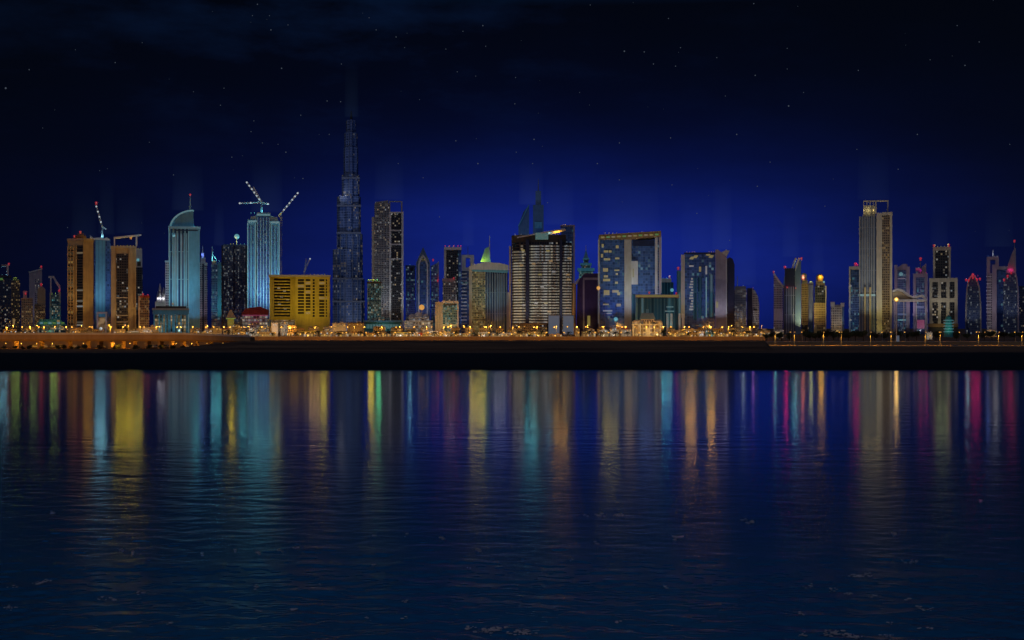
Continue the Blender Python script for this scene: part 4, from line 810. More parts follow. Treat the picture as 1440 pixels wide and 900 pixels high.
# --- window grid tower with teal cone
t = Thing('stepped_block', 'cream framed block with two rows of tall windows under a narrower tower with red lights', 'tower', 1326, 2030)
t.box('body', 1307.5, 1346, 396, 455, 'glass_dark_specks', (0, 34)); t.box('plinth', 1306, 1347, 460, None, 'dark_concrete', (0, 36)); t.box('plinth_band', 1305, 1347.5, 455, 460, 'sand_wall', (-1.6, 36))
for x in (1309, 1321, 1333, 1344.5): t.box('frame_post', x-2.2, x+2.2, 396, 455, 'pale_stone', (-1.4, -.05))
t.box('frame_top', 1306.6, 1346.8, 391, 396.5, 'pale_stone', (-2, 35)); t.box('frame_rail', 1311, 1343, 419, 425, 'pale_stone', (-1.2, -.1))
t.box('upper_body', 1313.5, 1335.5, 352, 391, 'glass_dark_specks', (4, 28)); t.box('upper_post', 1312, 1315, 350, 391, 'pale_stone', (3, 10)); t.box('upper_post', 1334, 1337, 350, 391, 'pale_stone', (3, 10)); t.box('upper_top', 1311.8, 1337.2, 347, 352, 'pale_stone', (2.6, 29)); t.beacon(1313.5, 344.6, 5, 2.8); t.beacon(1334, 344, 5, 2.8)
t.flood(1326, 400, (1, .9, .6), .04); t.flood(1324, 370, (1, .92, .75), .03); t.flood(1326, 456, (1, .85, .35), .05, 30)
t.lamps(1316,1335,347, (0.8, 0.95, 0.35), 4, 1700)
t = Thing('lit_cone', 'teal glowing cone shaped structure on the ground beside dark trees on the right', 'structure', 1334, 1500)
t.cyl('cone', 1334, 0, 446, None, 5.0, 3.0, 'teal_panel'); t.cyl('tip', 1334, 0, 443, 446.2, 3.0, .4, 'teal_panel')
for y in (450, 454, 458, 462, 466): t.cyl('light_ring', 1334, 0, y, y+.8, 5.2-.0*y, 5.2, 'led_cyan' if y % 8 else 'led_green')
t.flood(1334, 455, (.15, 1, .7), .06, 20)
# --- far right
t = Thing('bullet_tower', 'bullet shaped dark tower with curved pale edges and red lights at its tip', 'tower', 1368, 2140)
prof_ = [(1358, 478), (1358.4, 430), (1360, 405), (1362.5, 393), (1368, 385), (1373.5, 393), (1377, 405), (1379, 430), (1379.4, 478)]
t.poly('body', prof_, 'tower_specks', (0, 30))
for s_ in (0, 1):
    e = prof_[:5] if s_ == 0 else prof_[4:]
    mb = MB()
    for a_, b_ in zip(e, e[1:]): mb.bar((t.u(a_[0]), -.8, t.z(a_[1])), (t.u(b_[0]), -.8, t.z(b_[1])), 2.0)
    mb.build('edge_rib', 'pale_stone', t.o)
for x, y in ((1368, 385.5), (1362, 394), (1374, 393), (1358.5, 393), (1378, 392), (1368, 390)): t.beacon(x, y, -2.4, 2.5)
t.flood(1368, 420, (.9, .9, 1), .035)
t.lamps(1366,1377,388, (1, 0.02, 0.25), 3, 2400)
t.lamps(1359,1362,396, (0.3, 0.8, 1), 1, 4750)
t = Thing('keyhole_tower', 'grey lilac tower with a slotted frame at its head, left of the sail tower', 'tower', 1397, 2200)
t.box('body', 1387.5, 1395, 384, None, 'lilac_office', (2, 26)); t.box('head_post', 1387.5, 1392.5, 365, 384, 'lilac_panel', (0, 22)); t.box('head_post', 1399.5, 1404.6, 365, 378, 'lilac_panel', (0, 22)); t.box('head_beam', 1387.5, 1404.6, 361, 365, 'lilac_panel', (-.6, 22.6)); t.box('tall_pier', 1395, 1401.6, 372, None, 'lilac_panel', (-2, 24)); t.box('mast_base', 1395.6, 1397, 351, 361, 'steel', (8, 10))
for i in range(16): t.box('balcony', 1387, 1393.5, 388+5*i, 389.6+5*i, 'white_panel', (.2, 1.95))
t.flood(1396, 380, (.9, .82, 1), .035); t.flood(1398, 440, (.9, .82, 1), .03, 40)
t.lamps(1388,1391,361, (0.15, 0.3, 1), 1, 2800)
t.lamps(1397,1404,361, (0.85, 0.85, 0.9), 2, 1800)
t = Thing('gate_tower', 'dark gate like tower with a pale lintel joining the keyhole tower to the sail tower', 'tower', 1411, 2260)
t.box('body', 1402, 1421, 379, None, 'blue_deep', (4, 30)); t.box('lintel', 1401, 1422, 374.5, 379, 'lilac_panel', (0, 30)); t.flood(1411, 380, (.85, .8, 1), .03)
t = Thing('sail_tower', 'sail shaped tower with a curved pale right edge and red lights near the right border', 'tower', 1421, 2120)
t.poly('sail', [(1415, 384), (1418, 370), (1423, 356), (1427, 349), (1427.6, 384)], 'lilac_panel', (6, 14)); t.poly('body', [(1410.5, 478), (1411, 396), (1416, 384), (1427.6, 384), (1429.5, 392), (1431.4, 410), (1432, 478)], 'tower_specks', (0, 32))
mb = MB(); e = [(1427.4, 349), (1427.8, 384), (1429.8, 392), (1431.6, 410), (1432.2, 478)]
for a_, b_ in zip(e, e[1:]): mb.bar((t.u(a_[0]), -.8, t.z(a_[1])), (t.u(b_[0]), -.8, t.z(b_[1])), 2.0)
mb.build('edge_rib', 'lilac_panel', t.o); t.cyl('mast', 1426.6, 10, 341, 350, .7, .4, 'steel')
for x, y in ((1426.6, 338, ), (1412, 393), (1417, 388), (1422, 383)): t.beacon(x, y, -2.2 if y > 340 else 10, 2.6)
t.flood(1421, 400, (.85, .85, 1), .03)
t.lamps(1418,1424,384, (1, 0.02, 0.25), 2, 675)
t = Thing('office_tower', 'dim blue tower cut by the right border', 'tower', 1440, 2300)
t.box('body', 1433.5, 1452, 404, None, 'glass_night_blue', (0, 30)); t.box('roof_slab', 1433, 1453, 402, 404.4, 'navy_panel', (-1, 31))

# ------------------------------------------------------------------ cranes on the roofs
def crane(label, px, D, y0, y1, jibs, z_d=8, mastw=2.0):
    t = Thing('tower_crane', label, 'crane', px, D, 'cranes on the tower roofs')
    MB().lattice((0, z_d, t.z(y0)), (0, z_d, t.z(y1)), mastw, 8, .4).build('mast', 'steel', t.o)
    t.box('cab', px-.9, px+.9, y1-1.2, y1+1, 'white_panel', (z_d-1.8, z_d+.8))
    for (x, y, k, lamps) in jibs:
        MB().lattice((0, z_d, t.z(y1)), (t.u(x), z_d, t.z(y)), 1.6, 14, .42).build('jib' if k else 'counter_jib', 'white_panel', t.o)
        for i in range(lamps):
            f = (i+1)/lamps
            t.ball('jib_lamp', px+(x-px)*f, y1+(y-y1)*f, z_d-1.6, 1.25, 'white_lamp')
    t.flood(px, y1, COOL, .04, 60, z_d)
    return t
t = crane('crane with a lamp dotted jib on the pale blue tower between the golden towers', 144, 2120, 335, 319, [(135.5, 290, 1, 4), (150, 322, 0, 0)])
t.beacon(135.3, 284.5, 8, 3)
crane('crane with crossed jibs standing on the crown of the twin shafted cyan tower', 368, 2060, 300, 284, [(337, 285.5, 1, 2), (377, 286, 0, 1), (347, 256, 1, 6), (356, 262, 1, 0)], 10)
t = crane('slim crane right of the twin shafted cyan tower with lamps along its raised jib', 395.4, 2060, None, 298, [(419, 269, 1, 6), (392, 302, 0, 0)], 24)
t = crane('small crane with short twin jibs behind the yellow hotel roof', 428, 2300, None, 382, [(436, 364, 1, 1), (431, 364, 1, 0)], 0)

# ------------------------------------------------------------------ added self-glowing columns over the roofs, fade shaped into their depth
m, nt, p = new_mat('column_glow'); nt.nodes.remove(p)
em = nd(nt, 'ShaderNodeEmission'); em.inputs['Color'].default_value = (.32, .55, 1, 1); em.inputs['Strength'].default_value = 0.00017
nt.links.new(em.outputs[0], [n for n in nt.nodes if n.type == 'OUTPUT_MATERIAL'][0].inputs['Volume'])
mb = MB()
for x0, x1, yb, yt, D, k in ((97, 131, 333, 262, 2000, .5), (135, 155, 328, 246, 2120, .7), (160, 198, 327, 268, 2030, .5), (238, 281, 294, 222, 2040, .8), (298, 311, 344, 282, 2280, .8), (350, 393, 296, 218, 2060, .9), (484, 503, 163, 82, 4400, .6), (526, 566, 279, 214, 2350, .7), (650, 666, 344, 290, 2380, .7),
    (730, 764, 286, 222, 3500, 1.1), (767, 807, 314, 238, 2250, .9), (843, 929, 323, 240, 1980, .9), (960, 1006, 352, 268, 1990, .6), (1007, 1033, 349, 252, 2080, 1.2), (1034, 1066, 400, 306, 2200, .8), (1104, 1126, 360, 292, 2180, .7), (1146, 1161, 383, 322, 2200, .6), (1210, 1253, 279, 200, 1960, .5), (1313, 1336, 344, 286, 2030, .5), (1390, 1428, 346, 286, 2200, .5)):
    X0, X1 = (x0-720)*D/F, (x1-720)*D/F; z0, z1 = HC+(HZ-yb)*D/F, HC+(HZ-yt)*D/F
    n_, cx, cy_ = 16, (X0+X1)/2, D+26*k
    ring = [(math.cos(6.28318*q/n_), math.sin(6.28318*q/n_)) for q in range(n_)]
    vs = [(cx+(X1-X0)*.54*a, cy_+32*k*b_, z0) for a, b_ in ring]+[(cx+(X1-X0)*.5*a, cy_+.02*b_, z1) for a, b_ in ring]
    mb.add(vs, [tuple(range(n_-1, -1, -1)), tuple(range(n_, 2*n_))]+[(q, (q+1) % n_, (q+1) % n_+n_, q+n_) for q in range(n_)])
tag(mb.build('glow_columns', 'column_glow'), 'faint blue self-glowing columns added above the tower roofs', 'mist', kind='stuff')

# ------------------------------------------------------------------ street level
rs = random.Random(21)
USED = set()
def uniq(l):
    assert l not in USED, l
    USED.add(l); return l
LAND = [(0, 30, 'the dark left edge tower'), (30, 66, 'the small beige towers'), (66, 94, 'the green pavilion'), (94, 133, 'the ribbed golden tower'), (133, 156, 'the white portal'),
 (156, 196, 'the second golden tower'), (196, 216, 'the dark brown block'), (216, 266, 'the cyan colonnade'), (266, 295, 'the curved cyan tower'), (295, 318, 'the teal sided tower'), (318, 346, 'the dotted blue tower'),
 (346, 379, 'the crimson roofed block'), (379, 415, 'the hotel left wing'), (415, 466, 'the hotel right wing'), (466, 514, 'the supertall tower'), (514, 540, 'the green lit teal block'),
 (540, 568, 'the white framed tower'), (568, 610, 'the small domed hall'), (610, 646, 'the teal windowed block'), (646, 664, 'the keyhole tower'), (664, 690, 'the yellow windowed bay'), (690, 718, 'the blue ribbed bay'),
 (718, 745, 'the curved block left end'), (745, 771, 'the curved block middle'), (771, 808, 'the two billboards'), (808, 842, 'the dark purple block'), (842, 880, 'the broad blue block'),
 (880, 896, 'the white stepped pillar'), (896, 930, 'the yellow beamed block'), (930, 957, 'the teal block red end'), (957, 985, 'the leaf lit tower'), (985, 1006, 'the leaf lit tower right half'), (1006, 1033, 'the pale pink tower'),
 (1033, 1070, 'the amber based grey tower'), (1070, 1100, 'the notched tower'), (1100, 1127, 'the leaning bars tower'), (1127, 1144, 'the white cylinder tower'), (1144, 1166, 'the golden domed tower'), (1166, 1192, 'the short notched pale block'),
 (1192, 1209, 'the outlined glass tower'), (1209, 1256, 'the tallest grey tower'), (1256, 1284, 'the wavy canopy'), (1284, 1306, 'the magenta topped tower'), (1306, 1326, 'the cream framed block'), (1326, 1350, 'the teal cone'), (1350, 1384, 'the bullet shaped tower'), (1384, 1408, 'the slotted right tower'), (1408, 1500, 'the sail shaped tower')]
def nth(n): return ('first', 'second', 'third', 'fourth', 'fifth', 'sixth')[n]
def near(px):
    for a, b, n in LAND:
        if a <= px < b: return n
    return LAND[-1][2] if px > 0 else LAND[0][2]

# --- low buildings along the foot of the city
def house(px0, px1, ytop, D, style, mat, roof, label, lit=3):
    w = (px1-px0)
    t = Thing({'shed': 'market_hall', 'canopy': 'open_canopy', 'dome': 'domed_house', 'arch': 'arched_gallery'}.get(style, 'low_house'), uniq(label), {'canopy': 'canopy'}.get(style, 'building'), (px0+px1)/2, D)
    h = t.z(ytop); dep = max(8, min(w*t.k*.9, 22))
    if style == 'flat':
        t.box('wall', px0, px1, ytop+.8, None, mat, (0, dep)); t.box('parapet', px0-.4, px1+.4, ytop, ytop+1, roof, (-.6, dep+.6))
        t.box('stair_head', px0+w*.6, px0+w*.8, ytop-1.6, ytop, mat, (3, 7)); t.box('water_tank', px0+w*.2, px0+w*.2+1.6, ytop-1.1, ytop, 'white_panel', (3, 5))
    elif style == 'step':
        t.box('wall', px0, px1, ytop+3, None, mat, (0, dep)); t.box('upper_wall', px0+w*.2, px1-w*.25, ytop+.6, ytop+3, mat, (2, dep-2)); t.box('roof', px0+w*.18, px1-w*.23, ytop, ytop+.7, roof, (1.2, dep-1.4)); t.box('parapet', px0-.3, px1+.3, ytop+2.5, ytop+3.1, roof, (-.5, 1.9))
    elif style == 'shed':
        t.box('wall', px0, px1, ytop+2, None, mat, (0, dep)); t.poly('roof', [(px0-1, ytop+2.1), ((px0+px1)/2, ytop), (px1+1, ytop+2.1)], roof, (-1.2, dep+1))
    elif style == 'canopy':
        t.poly('roof', [(px0, ytop+1.4), (px0+w*.08, ytop+.5), (px1-w*.2, ytop), (px1, ytop+.6), (px1, ytop+1.4)], roof, (-2, 12))
        for i in range(4): t.box('post', px0+w*(.05+.29*i), px0+w*(.05+.29*i)+.7, ytop+1.4, None, 'white_panel', (0, .8))
        t.box('wall', px0+w*.1, px1-w*.1, ytop+2.2, None, mat, (8, 12)); t.box('light_strip', px0+w*.1, px1-w*.1, ytop+1.4, ytop+2, 'led_yellow', (1, 1.6))
    elif style == 'arch':
        n = 3
        t.box('wall', px0, px1, ytop+1, None, mat, (3, dep)); t.box('attic', px0-.4, px1+.4, ytop, ytop+2.2, roof, (-.4, dep+.2))
        for i in range(n+1):
            x = px0+(w-1.4)*i/n; t.box('pillar', x, x+1.4, ytop+2.2, None, 'white_panel', (0, 2))
        for i in range(n):
            x = px0+(w-1.4)*i/n+1.5; t.box('lit_arch', x, x+(w-1.4)/n-1.6, ytop+3.2, None, 'window_warm', (2.4, 2.95))
    elif style == 'dome':
        t.box('wall', px0, px1, ytop+4, None, mat, (0, dep)); t.cyl('drum', (px0+px1)/2, dep/2, ytop+2.6, ytop+4, w*t.k*.24, None, mat); t.ball('dome', (px0+px1)/2, ytop+2.8, dep/2, w*t.k*.25, roof, .95); t.cyl('finial', (px0+px1)/2, dep/2, ytop-1.2, ytop, .25, .1, 'steel'); t.box('parapet', px0-.4, px1+.4, ytop+3.5, ytop+4.2, roof, (-.5, 1))
    if style in ('flat', 'step', 'shed', 'dome'):
        yb = 462+(HC-GZ)*F/D
        for i in range(lit):
            x = px0+w*(i+.35)/lit
            t.box('window', x, x+min(2.2, w*.45/lit), max(ytop+3.6, yb-5.2), yb-2.2, rs.choice(['window_warm', 'window_warm', 'window_yellow', 'window_white']), (-.2, -.04))
        t.box('door', px0+w*.5, px0+w*.5+1.1, yb-2, None, 'brown_block', (-.15, -.03))
    return t
specs = [
 (300, 312, 459, 1420, 'step', 'beige_stone', 'pale_stone', 'stepped beige house lit amber below the narrow teal sided tower'),
 (313, 321, 462, 1330, 'flat', 'pale_office', 'red_tile', 'small flat house with red parapet below the dotted dark blue tower'),
 (326, 341, 456, 1440, 'step', 'podium_shops', 'beige_stone', 'stepped shop block below the right side of the dotted dark blue tower'),
 (330, 346, 464, 1260, 'shed', 'beige_stone', 'roof_felt', 'gabled shed in front of the stepped shop block, left of the crimson roof'),
 (349, 362, 460, 1380, 'flat', 'podium_white', 'lilac_panel', 'white flat roofed shop in front of the crimson roofed block, left one'),
 (363, 378, 458, 1420, 'step', 'podium_white', 'pale_stone', 'pinkish stepped shop in front of the crimson roofed block, right one'),
 (382, 391, 454, 1500, 'flat', 'white_panel', 'white_panel', 'bright white kiosk at the left foot of the yellow hotel'),
 (394, 404, 451, 1520, 'step', 'podium_white', 'white_panel', 'white lit entrance pavilion under the left wing of the yellow hotel'),
 (405, 417, 457, 1480, 'flat', 'brown_office', 'roof_felt', 'brown flat roofed annex between the two wings of the yellow hotel'),
 (366, 388, 467, 1230, 'arch', 'podium_shops', 'beige_stone', 'arched golden gallery on the street left of the yellow hotel'),
 (420, 446, 465, 1300, 'canopy', 'podium_shops', 'yellow_render', 'long yellow canopy on the street before the yellow hotel'),
 (450, 466, 466, 1260, 'flat', 'podium_shops', 'beige_stone', 'flat golden shop at the right corner of the yellow hotel'),
 (467, 487, 454, 1560, 'flat', 'white_panel', 'pale_stone', 'pale plain block at the left foot of the supertall tower'),
 (488, 512, 453.5, 1600, 'flat', 'gold_stone', 'brown_block', 'plain amber block with dark roof at the right foot of the supertall tower'),
 (470, 490, 465, 1280, 'shed', 'podium_shops', 'roof_felt', 'gabled market hall before the pale plain block'),
 (494, 511, 466, 1250, 'arch', 'podium_shops', 'sand_wall', 'arched amber gallery before the plain amber block'),
 (514, 530, 468, 1240, 'flat', 'gold_stone', 'sand_wall', 'low amber wall house before the long teal glass hall, left one'),
 (531, 549, 466.5, 1290, 'step', 'podium_shops', 'beige_stone', 'stepped amber shop before the long teal glass hall, right one'),
 (551, 575, 467, 1240, 'canopy', 'podium_shops', 'yellow_render', 'wide yellow white canopy below the white framed tower'),
 (576, 588, 466.5, 1230, 'arch', 'podium_white', 'white_panel', 'white arched gate house left of the red shop'),
 (588.5, 594, 468, 1225, 'flat', 'red_tile', 'red_tile', 'tiny red shop below the small domed hall'),
 (595, 603, 467, 1235, 'shed', 'pale_stone', 'canvas', 'small tent roofed stall right of the red shop'),
 (603.5, 616, 465.5, 1250, 'arch', 'podium_white', 'white_panel', 'white arched pavilion left of the pale block with teal windows'),
 (617, 622, 466, 1240, 'flat', 'yellow_render', 'sand_wall', 'narrow yellow house below the cream pier of the teal windowed block'),
 (623.5, 633, 466.5, 1235, 'flat', 'podium_white', 'yellow_render', 'square white shop with yellow parapet below the teal windowed block'),
 (635, 648, 466, 1280, 'step', 'beige_office', 'roof_felt', 'stepped beige shop below the dark tower with red lights'),
 (649, 662, 467.5, 1240, 'shed', 'podium_shops', 'beige_stone', 'gabled amber shed below the keyhole tower'),
 (672, 687, 467, 1240, 'canopy', 'podium_white', 'white_panel', 'short white canopy below the yellow windowed bay'),
 (690, 716, 468, 1260, 'arch', 'podium_shops', 'pale_stone', 'long arched arcade with white pillars below the blue ribbed bay'),
 (720, 769, 455, 1700, 'flat', 'brown_office', 'sand_wall', 'wide brown podium at the foot of the curved dark block'),
 (724, 742, 466, 1260, 'step', 'podium_shops', 'beige_stone', 'stepped amber shop before the left end of the brown podium'),
 (745, 768, 467, 1240, 'canopy', 'podium_shops', 'canvas', 'pale canopy before the right end of the brown podium'),
 (772, 790, 470, 1230, 'flat', 'podium_shops', 'sand_wall', 'low amber kiosk under the left billboard'),
 (808.5, 815, 462.5, 1380, 'flat', 'beige_stone', 'pale_stone', 'small square beige tower house right of the two billboards'),
 (818, 838, 463, 1340, 'step', 'podium_shops', 'roof_felt', 'stepped shop with amber windows before the dark purple block'),
 (843, 856, 463, 1330, 'shed', 'podium_shops', 'canvas', 'gabled shed with pale roof left of the white garden house'),
 (857, 870, 460, 1400, 'dome', 'podium_white', 'white_panel', 'white garden house with a small dome below the broad blue block'),
 (873, 888, 461, 1380, 'shed', 'pale_stone', 'red_tile', 'gabled house with dark red roof below the white stepped pillar'),
 (944, 957, 465, 1260, 'flat', 'podium_shops', 'beige_stone', 'flat amber shop right of the ornate palace'),
 (965.5, 980, 462, 1260, 'shed', 'gold_office', 'gold_stone', 'gabled golden house below the leaf lit tower'),
 (983, 990, 466, 1240, 'flat', 'white_panel', 'white_panel', 'tiny white lit kiosk below the right half of the leaf lit tower'),
 (991, 1006, 463, 1300, 'step', 'teal_office', 'grey_concrete', 'stepped teal house left of the pale pink tower'),
 (1008, 1024, 466, 1250, 'shed', 'podium_shops', 'roof_felt', 'gabled amber shed below the pale pink tower'),
 (1034, 1052, 467, 1250, 'flat', 'podium_shops', 'beige_stone', 'flat amber shop below the amber based grey tower'),
 (1058, 1072, 468, 1240, 'step', 'beige_office', 'roof_felt', 'stepped beige shop right of the amber based grey tower'),
 (4, 24, 463, 1500, 'flat', 'brown_office', 'roof_felt', 'low brown house below the dark left edge tower'),
 (26, 50, 464, 1440, 'step', 'podium_shops', 'beige_stone', 'stepped amber house below the small beige towers'),
 (98, 112, 463, 1480, 'flat', 'podium_shops', 'sand_wall', 'flat amber shop below the ribbed face of the left golden tower'),
 (114, 131, 464, 1420, 'shed', 'podium_shops', 'roof_felt', 'gabled amber hall right of the flat shop below the left golden tower'),
 (160, 176, 463, 1480, 'arch', 'podium_shops', 'beige_stone', 'arched amber gallery below the second golden tower'),
 (177, 196, 465.5, 1400, 'canopy', 'podium_white', 'white_panel', 'white lit canopy at the right foot of the second golden tower'),
 (197, 214, 461, 1500, 'step', 'podium_white', 'pale_stone', 'stepped white house below the dark brown block'),
 (268, 281, 462, 1450, 'flat', 'podium_shops', 'sand_wall', 'flat amber house right of the cyan colonnade'),
 (283, 298, 463, 1420, 'dome', 'podium_shops', 'white_panel', 'small domed house below the lilac setback tower'),
 (1090, 1102, 465, 1320, 'flat', 'podium_white', 'lilac_panel', 'flat pale house below the white edged notched tower'),
 (1303, 1311, 467.5, 1150, 'flat', 'white_panel', 'pale_stone', 'square white cabin among dark trees left of the teal cone'),
 (1384, 1402, 463.5, 1500, 'shed', 'podium_white', 'canvas', 'gabled hall with pale roof below the slotted right tower'),
]
for s in specs:
    t = house(*s)
    wpx = s[1]-s[0]; c = (s[0]+s[1])/2
    t.flood(c, s[2]+2, (1, .46, .05) if 'white' not in s[7] else (1, .8, .55), .1 if 'white' not in s[7] else .1, 14, 0, 2.5, 100)
    for q in range(2 if wpx < 12 else 4): t.ball('wall_lamp', s[0]+wpx*(q+.5)/(2 if wpx < 12 else 4)+rs.uniform(-1, 1), s[2]+rs.uniform(2.4, 5), -2.8, rs.uniform(.45, .8), rs.choice(['sodium_lamp', 'sodium_lamp', 'white_lamp', 'window_yellow']))
# second row of low houses further back, filling the gaps between the front shops
row2, k2 = [], 0
x = 6
while x < 1072:
    wd = rs.uniform(9, 19)
    if not (50 < x < 94 or 128 < x < 152 or 212 < x < 266 or 466 < x < 515 or 715 < x < 808 or 880 < x < 935): row2.append((x, x+wd, rs.uniform(457.5, 464), rs.uniform(1560, 1640)))
    x += wd+rs.uniform(3, 12)
cnt = {}
for r_ in row2: cnt.setdefault(near((r_[0]+r_[1])/2), []).append(r_)
for n_, l in cnt.items():
    for i, (a_, b_, y_, D_) in enumerate(l):
        st = rs.choice(['flat', 'step', 'shed']); mt, rf_ = rs.choice([('podium_shops', 'beige_stone'), ('gold_office', 'sand_wall'), ('podium_white', 'pale_stone'), ('beige_office', 'roof_felt'), ('podium_shops', 'roof_felt')])
        lab = '%s %s house in the back row below %s' % ({'gold_office': 'golden', 'podium_white': 'whitish'}.get(mt, 'amber'), {'flat': 'flat roofed', 'step': 'stepped', 'shed': 'gabled'}[st], n_)+('' if len(l) == 1 else ', %s from left' % nth(i))
        t = house(a_, b_, y_, D_, st, mt, rf_, lab, 2); t.o['group'] = 'back row of low houses'
        t.flood((a_+b_)/2, y_+2, (1, .46, .05), .1, 14, 0, 2.5, 100)
# --- ornate palace and green tipped house
t = Thing('ornate_palace', 'ornate gold lit palace with rounded wings and a blue roofed centre below the teal block', 'building', 910, 1500)
t.box('wall', 889, 931, 457, None, 'podium_shops', (2, 26)); t.box('centre_wall', 904, 917, 452, None, 'podium_white', (-2, 24)); t.plan('centre_roof', [(899, 0), (922, 0), (922, 26), (899, 26)], 440, 449, 'blue_panel', .7); t.box('centre_storey', 901, 920, 449, 452.5, 'lilac_office', (1, 25)); t.box('lantern', 908.5, 912.5, 434.5, 440, 'cyan_panel', (10, 14))
for x in (896, 924.5): t.cyl('round_wing', x, 6, 453, None, 5.4, 5.4, 'podium_shops'); t.ball('wing_dome', x, 453, 6, 5.3, 'pale_stone', .5)
for x in (891, 900.5, 920.5, 929): t.box('pilaster', x-.8, x+.8, 455, None, 'white_panel', (.4, 2))
t.box('doorway', 908, 913, 462, None, 'window_warm', (-2.4, -2.05)); t.box('cornice', 888, 932, 455.5, 457.2, 'pale_stone', (.6, 27))
for x in (897, 910, 924): t.flood(x, 458, (1, .78, .3), .06, 18, 0, 2.5, 100)
t = Thing('green_capped_house', 'small house with a green lit pointed cap below the dotted dark blue tower', 'building', 324, 1560)
t.box('wall', 320, 329, 448, None, 'beige_stone', (0, 12)); t.plan('cap', [(317, -2), (332, -2), (332, 14), (317, 14)], 436, 448, 'beige_stone', .15); t.box('light_strip', 318, 331, 447.4, 448.8, 'led_green', (-2.8, -2.2)); t.box('doorway', 323, 326, 458, None, 'window_warm', (-.3, -.05)); t.flood(324, 442, (.6, 1, .1), .06, 16)

# --- long promenade wall with lamps
def px_x(px, D): return (px-720)*D/F
t = Thing('promenade_wall', 'long low sandy wall glowing orange along the foot of the city', 'wall', 710, 1100)
t.o.rotation_euler = (0, 0, 0)
MB().box(px_x(335, 1100)-t.o.location.x, px_x(1076, 1100)-t.o.location.x, 0, .8, -.5, 2.6).build('wall', 'sand_wall', t.o)
MB().box(px_x(334.6, 1100)-t.o.location.x, px_x(1076.4, 1100)-t.o.location.x, -.2, 1.0, 2.603, 2.85).build('coping', 'pale_stone', t.o)

def make_lamp(h, power, arm, globe=.8, cutoff=False):
    t = Thing('street_lamp', '', 'street lamp', 720, 1000)
    MB().cyl(0, 0, -.5, h, .14, .08, 8).build('pole', 'steel', t.o)
    MB().bar((0, 0, h), (0, arm, h+.35), .12).build('arm', 'steel', t.o)
    MB().box(-.28, .28, arm-.3 if arm > 0 else arm-.7, arm+.7 if arm > 0 else arm+.3, h+.3, h+.5).build('lamp_head', 'steel', t.o)
    MB().ball((0, arm, h+.02), globe, 8, 6, .6).build('globe', 'sodium_lamp', t.o, True)
    L = bpy.data.lights.new('lamp_light', 'SPOT' if cutoff else 'POINT'); L.color = (1, .42, .04)
    if cutoff: L.spot_size = R(150); L.spot_blend = .35
    L.energy = power; L.shadow_soft_size = .6
    o = bpy.data.objects.new('lamp_light', L); col.objects.link(o); o.parent = t.o; o.location = (0, arm, h-1.1)
    return t.o
def dup(root, loc, label, group, rz=0, s=1):
    r_ = root.copy(); col.objects.link(r_); r_.location = loc; r_['label'] = uniq(label); r_['group'] = group; r_.rotation_euler = (0, 0, rz); r_.scale = (s, s, s)
    for ch in list(root.children):
        c = ch.copy(); col.objects.link(c); c.parent = r_
        for g_ in ch.children:
            d_ = g_.copy(); col.objects.link(d_); d_.parent = c
    return r_
def lamp_row(proto, pxs, D, group, what, z=GZ):
    cnt = {}
    for px in pxs:
        n_ = near(px); cnt.setdefault(n_, []).append(px)
    first = True
    for n_, l in cnt.items():
        for i, px in enumerate(l):
            Dj = D+rs.uniform(-2, 2)
            lab = '%s below %s' % (what, n_)
            if len(l) > 1: lab = '%s below %s, %s from left' % (what, n_, nth(i))
            loc = (px_x(px, Dj), Dj, z)
            if first: proto.location = loc; proto['label'] = uniq(lab); proto['group'] = group; first = False
            else: dup(proto, loc, lab, group)
lamp_row(make_lamp(6.0, 800, 1.2), [340+21.5*i+rs.uniform(-4, 4) for i in range(35)], 1088, 'amber lamps along the promenade wall', 'amber lamp on the promenade')
lamp_row(make_lamp(10.5, 3200, 1.5), [x+rs.uniform(-4, 4) for x in range(8, 1080, 24)], 1196, 'tall amber lamps on the city road', 'tall amber road lamp')
lamp_row(make_lamp(6.5, 420, 1.2, .55), [1112, 1128, 1181, 1241, 1253, 1273, 1322, 1350, 1374, 1428], 985, 'amber lamps among the trees on the right', 'amber lamp by the right bank trees')
lamp_row(make_lamp(7.0, 4500, -1.4, .3, True), [1090, 1117, 1158, 1183, 1224, 1253, 1301, 1322, 1376, 1404, 1437], 752, 'amber lamps along the right bank road', 'amber lamp on the right bank road')
lamp_row(make_lamp(13.0, 19000, -2.0), [x+rs.uniform(-8, 8) for x in range(14, 1080, 34) if not 885 < x < 968 and not 715 < x < 815], 1855, 'tall amber lamps at the foot of the towers', 'tall amber lamp at the tower foot')
lamp_row(make_lamp(11.0, 7000, -1.5), [x+rs.uniform(-6, 6) for x in range(6, 1080, 31)], 1478, 'amber lamps between the low houses', 'amber lamp between the houses')
t = Thing('roadside_wall', 'low sandy wall glowing amber behind the right bank road', 'wall', 1250, 792); t.o.rotation_euler = (0, 0, 0)
MB().box(px_x(1080, 792)-t.o.location.x, px_x(1560, 792)-t.o.location.x, 0, .5, -.5, 1.5).build('wall', 'sand_wall', t.o); MB().box(px_x(1079.6, 792)-t.o.location.x, px_x(1560.4, 792)-t.o.location.x, -.12, .62, 1.503, 1.66).build('coping', 'pale_stone', t.o)
t = Thing('light_mast', 'tall mast with a bright golden lamp before the wavy canopy', 'light mast', 1260.5, 1000)
MB().cyl(0, 0, -.5, 29, .32, .16, 8).build('pole', 'white_panel', t.o); MB().ball((0, -.6, 29.6), 1.6, 10, 8).build('globe', 'sodium_lamp', t.o, True); MB().cyl(0, 0, 28.2, 28.6, 1.2, n=10).build('collar', 'steel', t.o)
L = bpy.data.lights.new('mast_light', 'POINT'); L.color = (1, .6, .15); L.energy = 1300; L.shadow_soft_size = 1.2
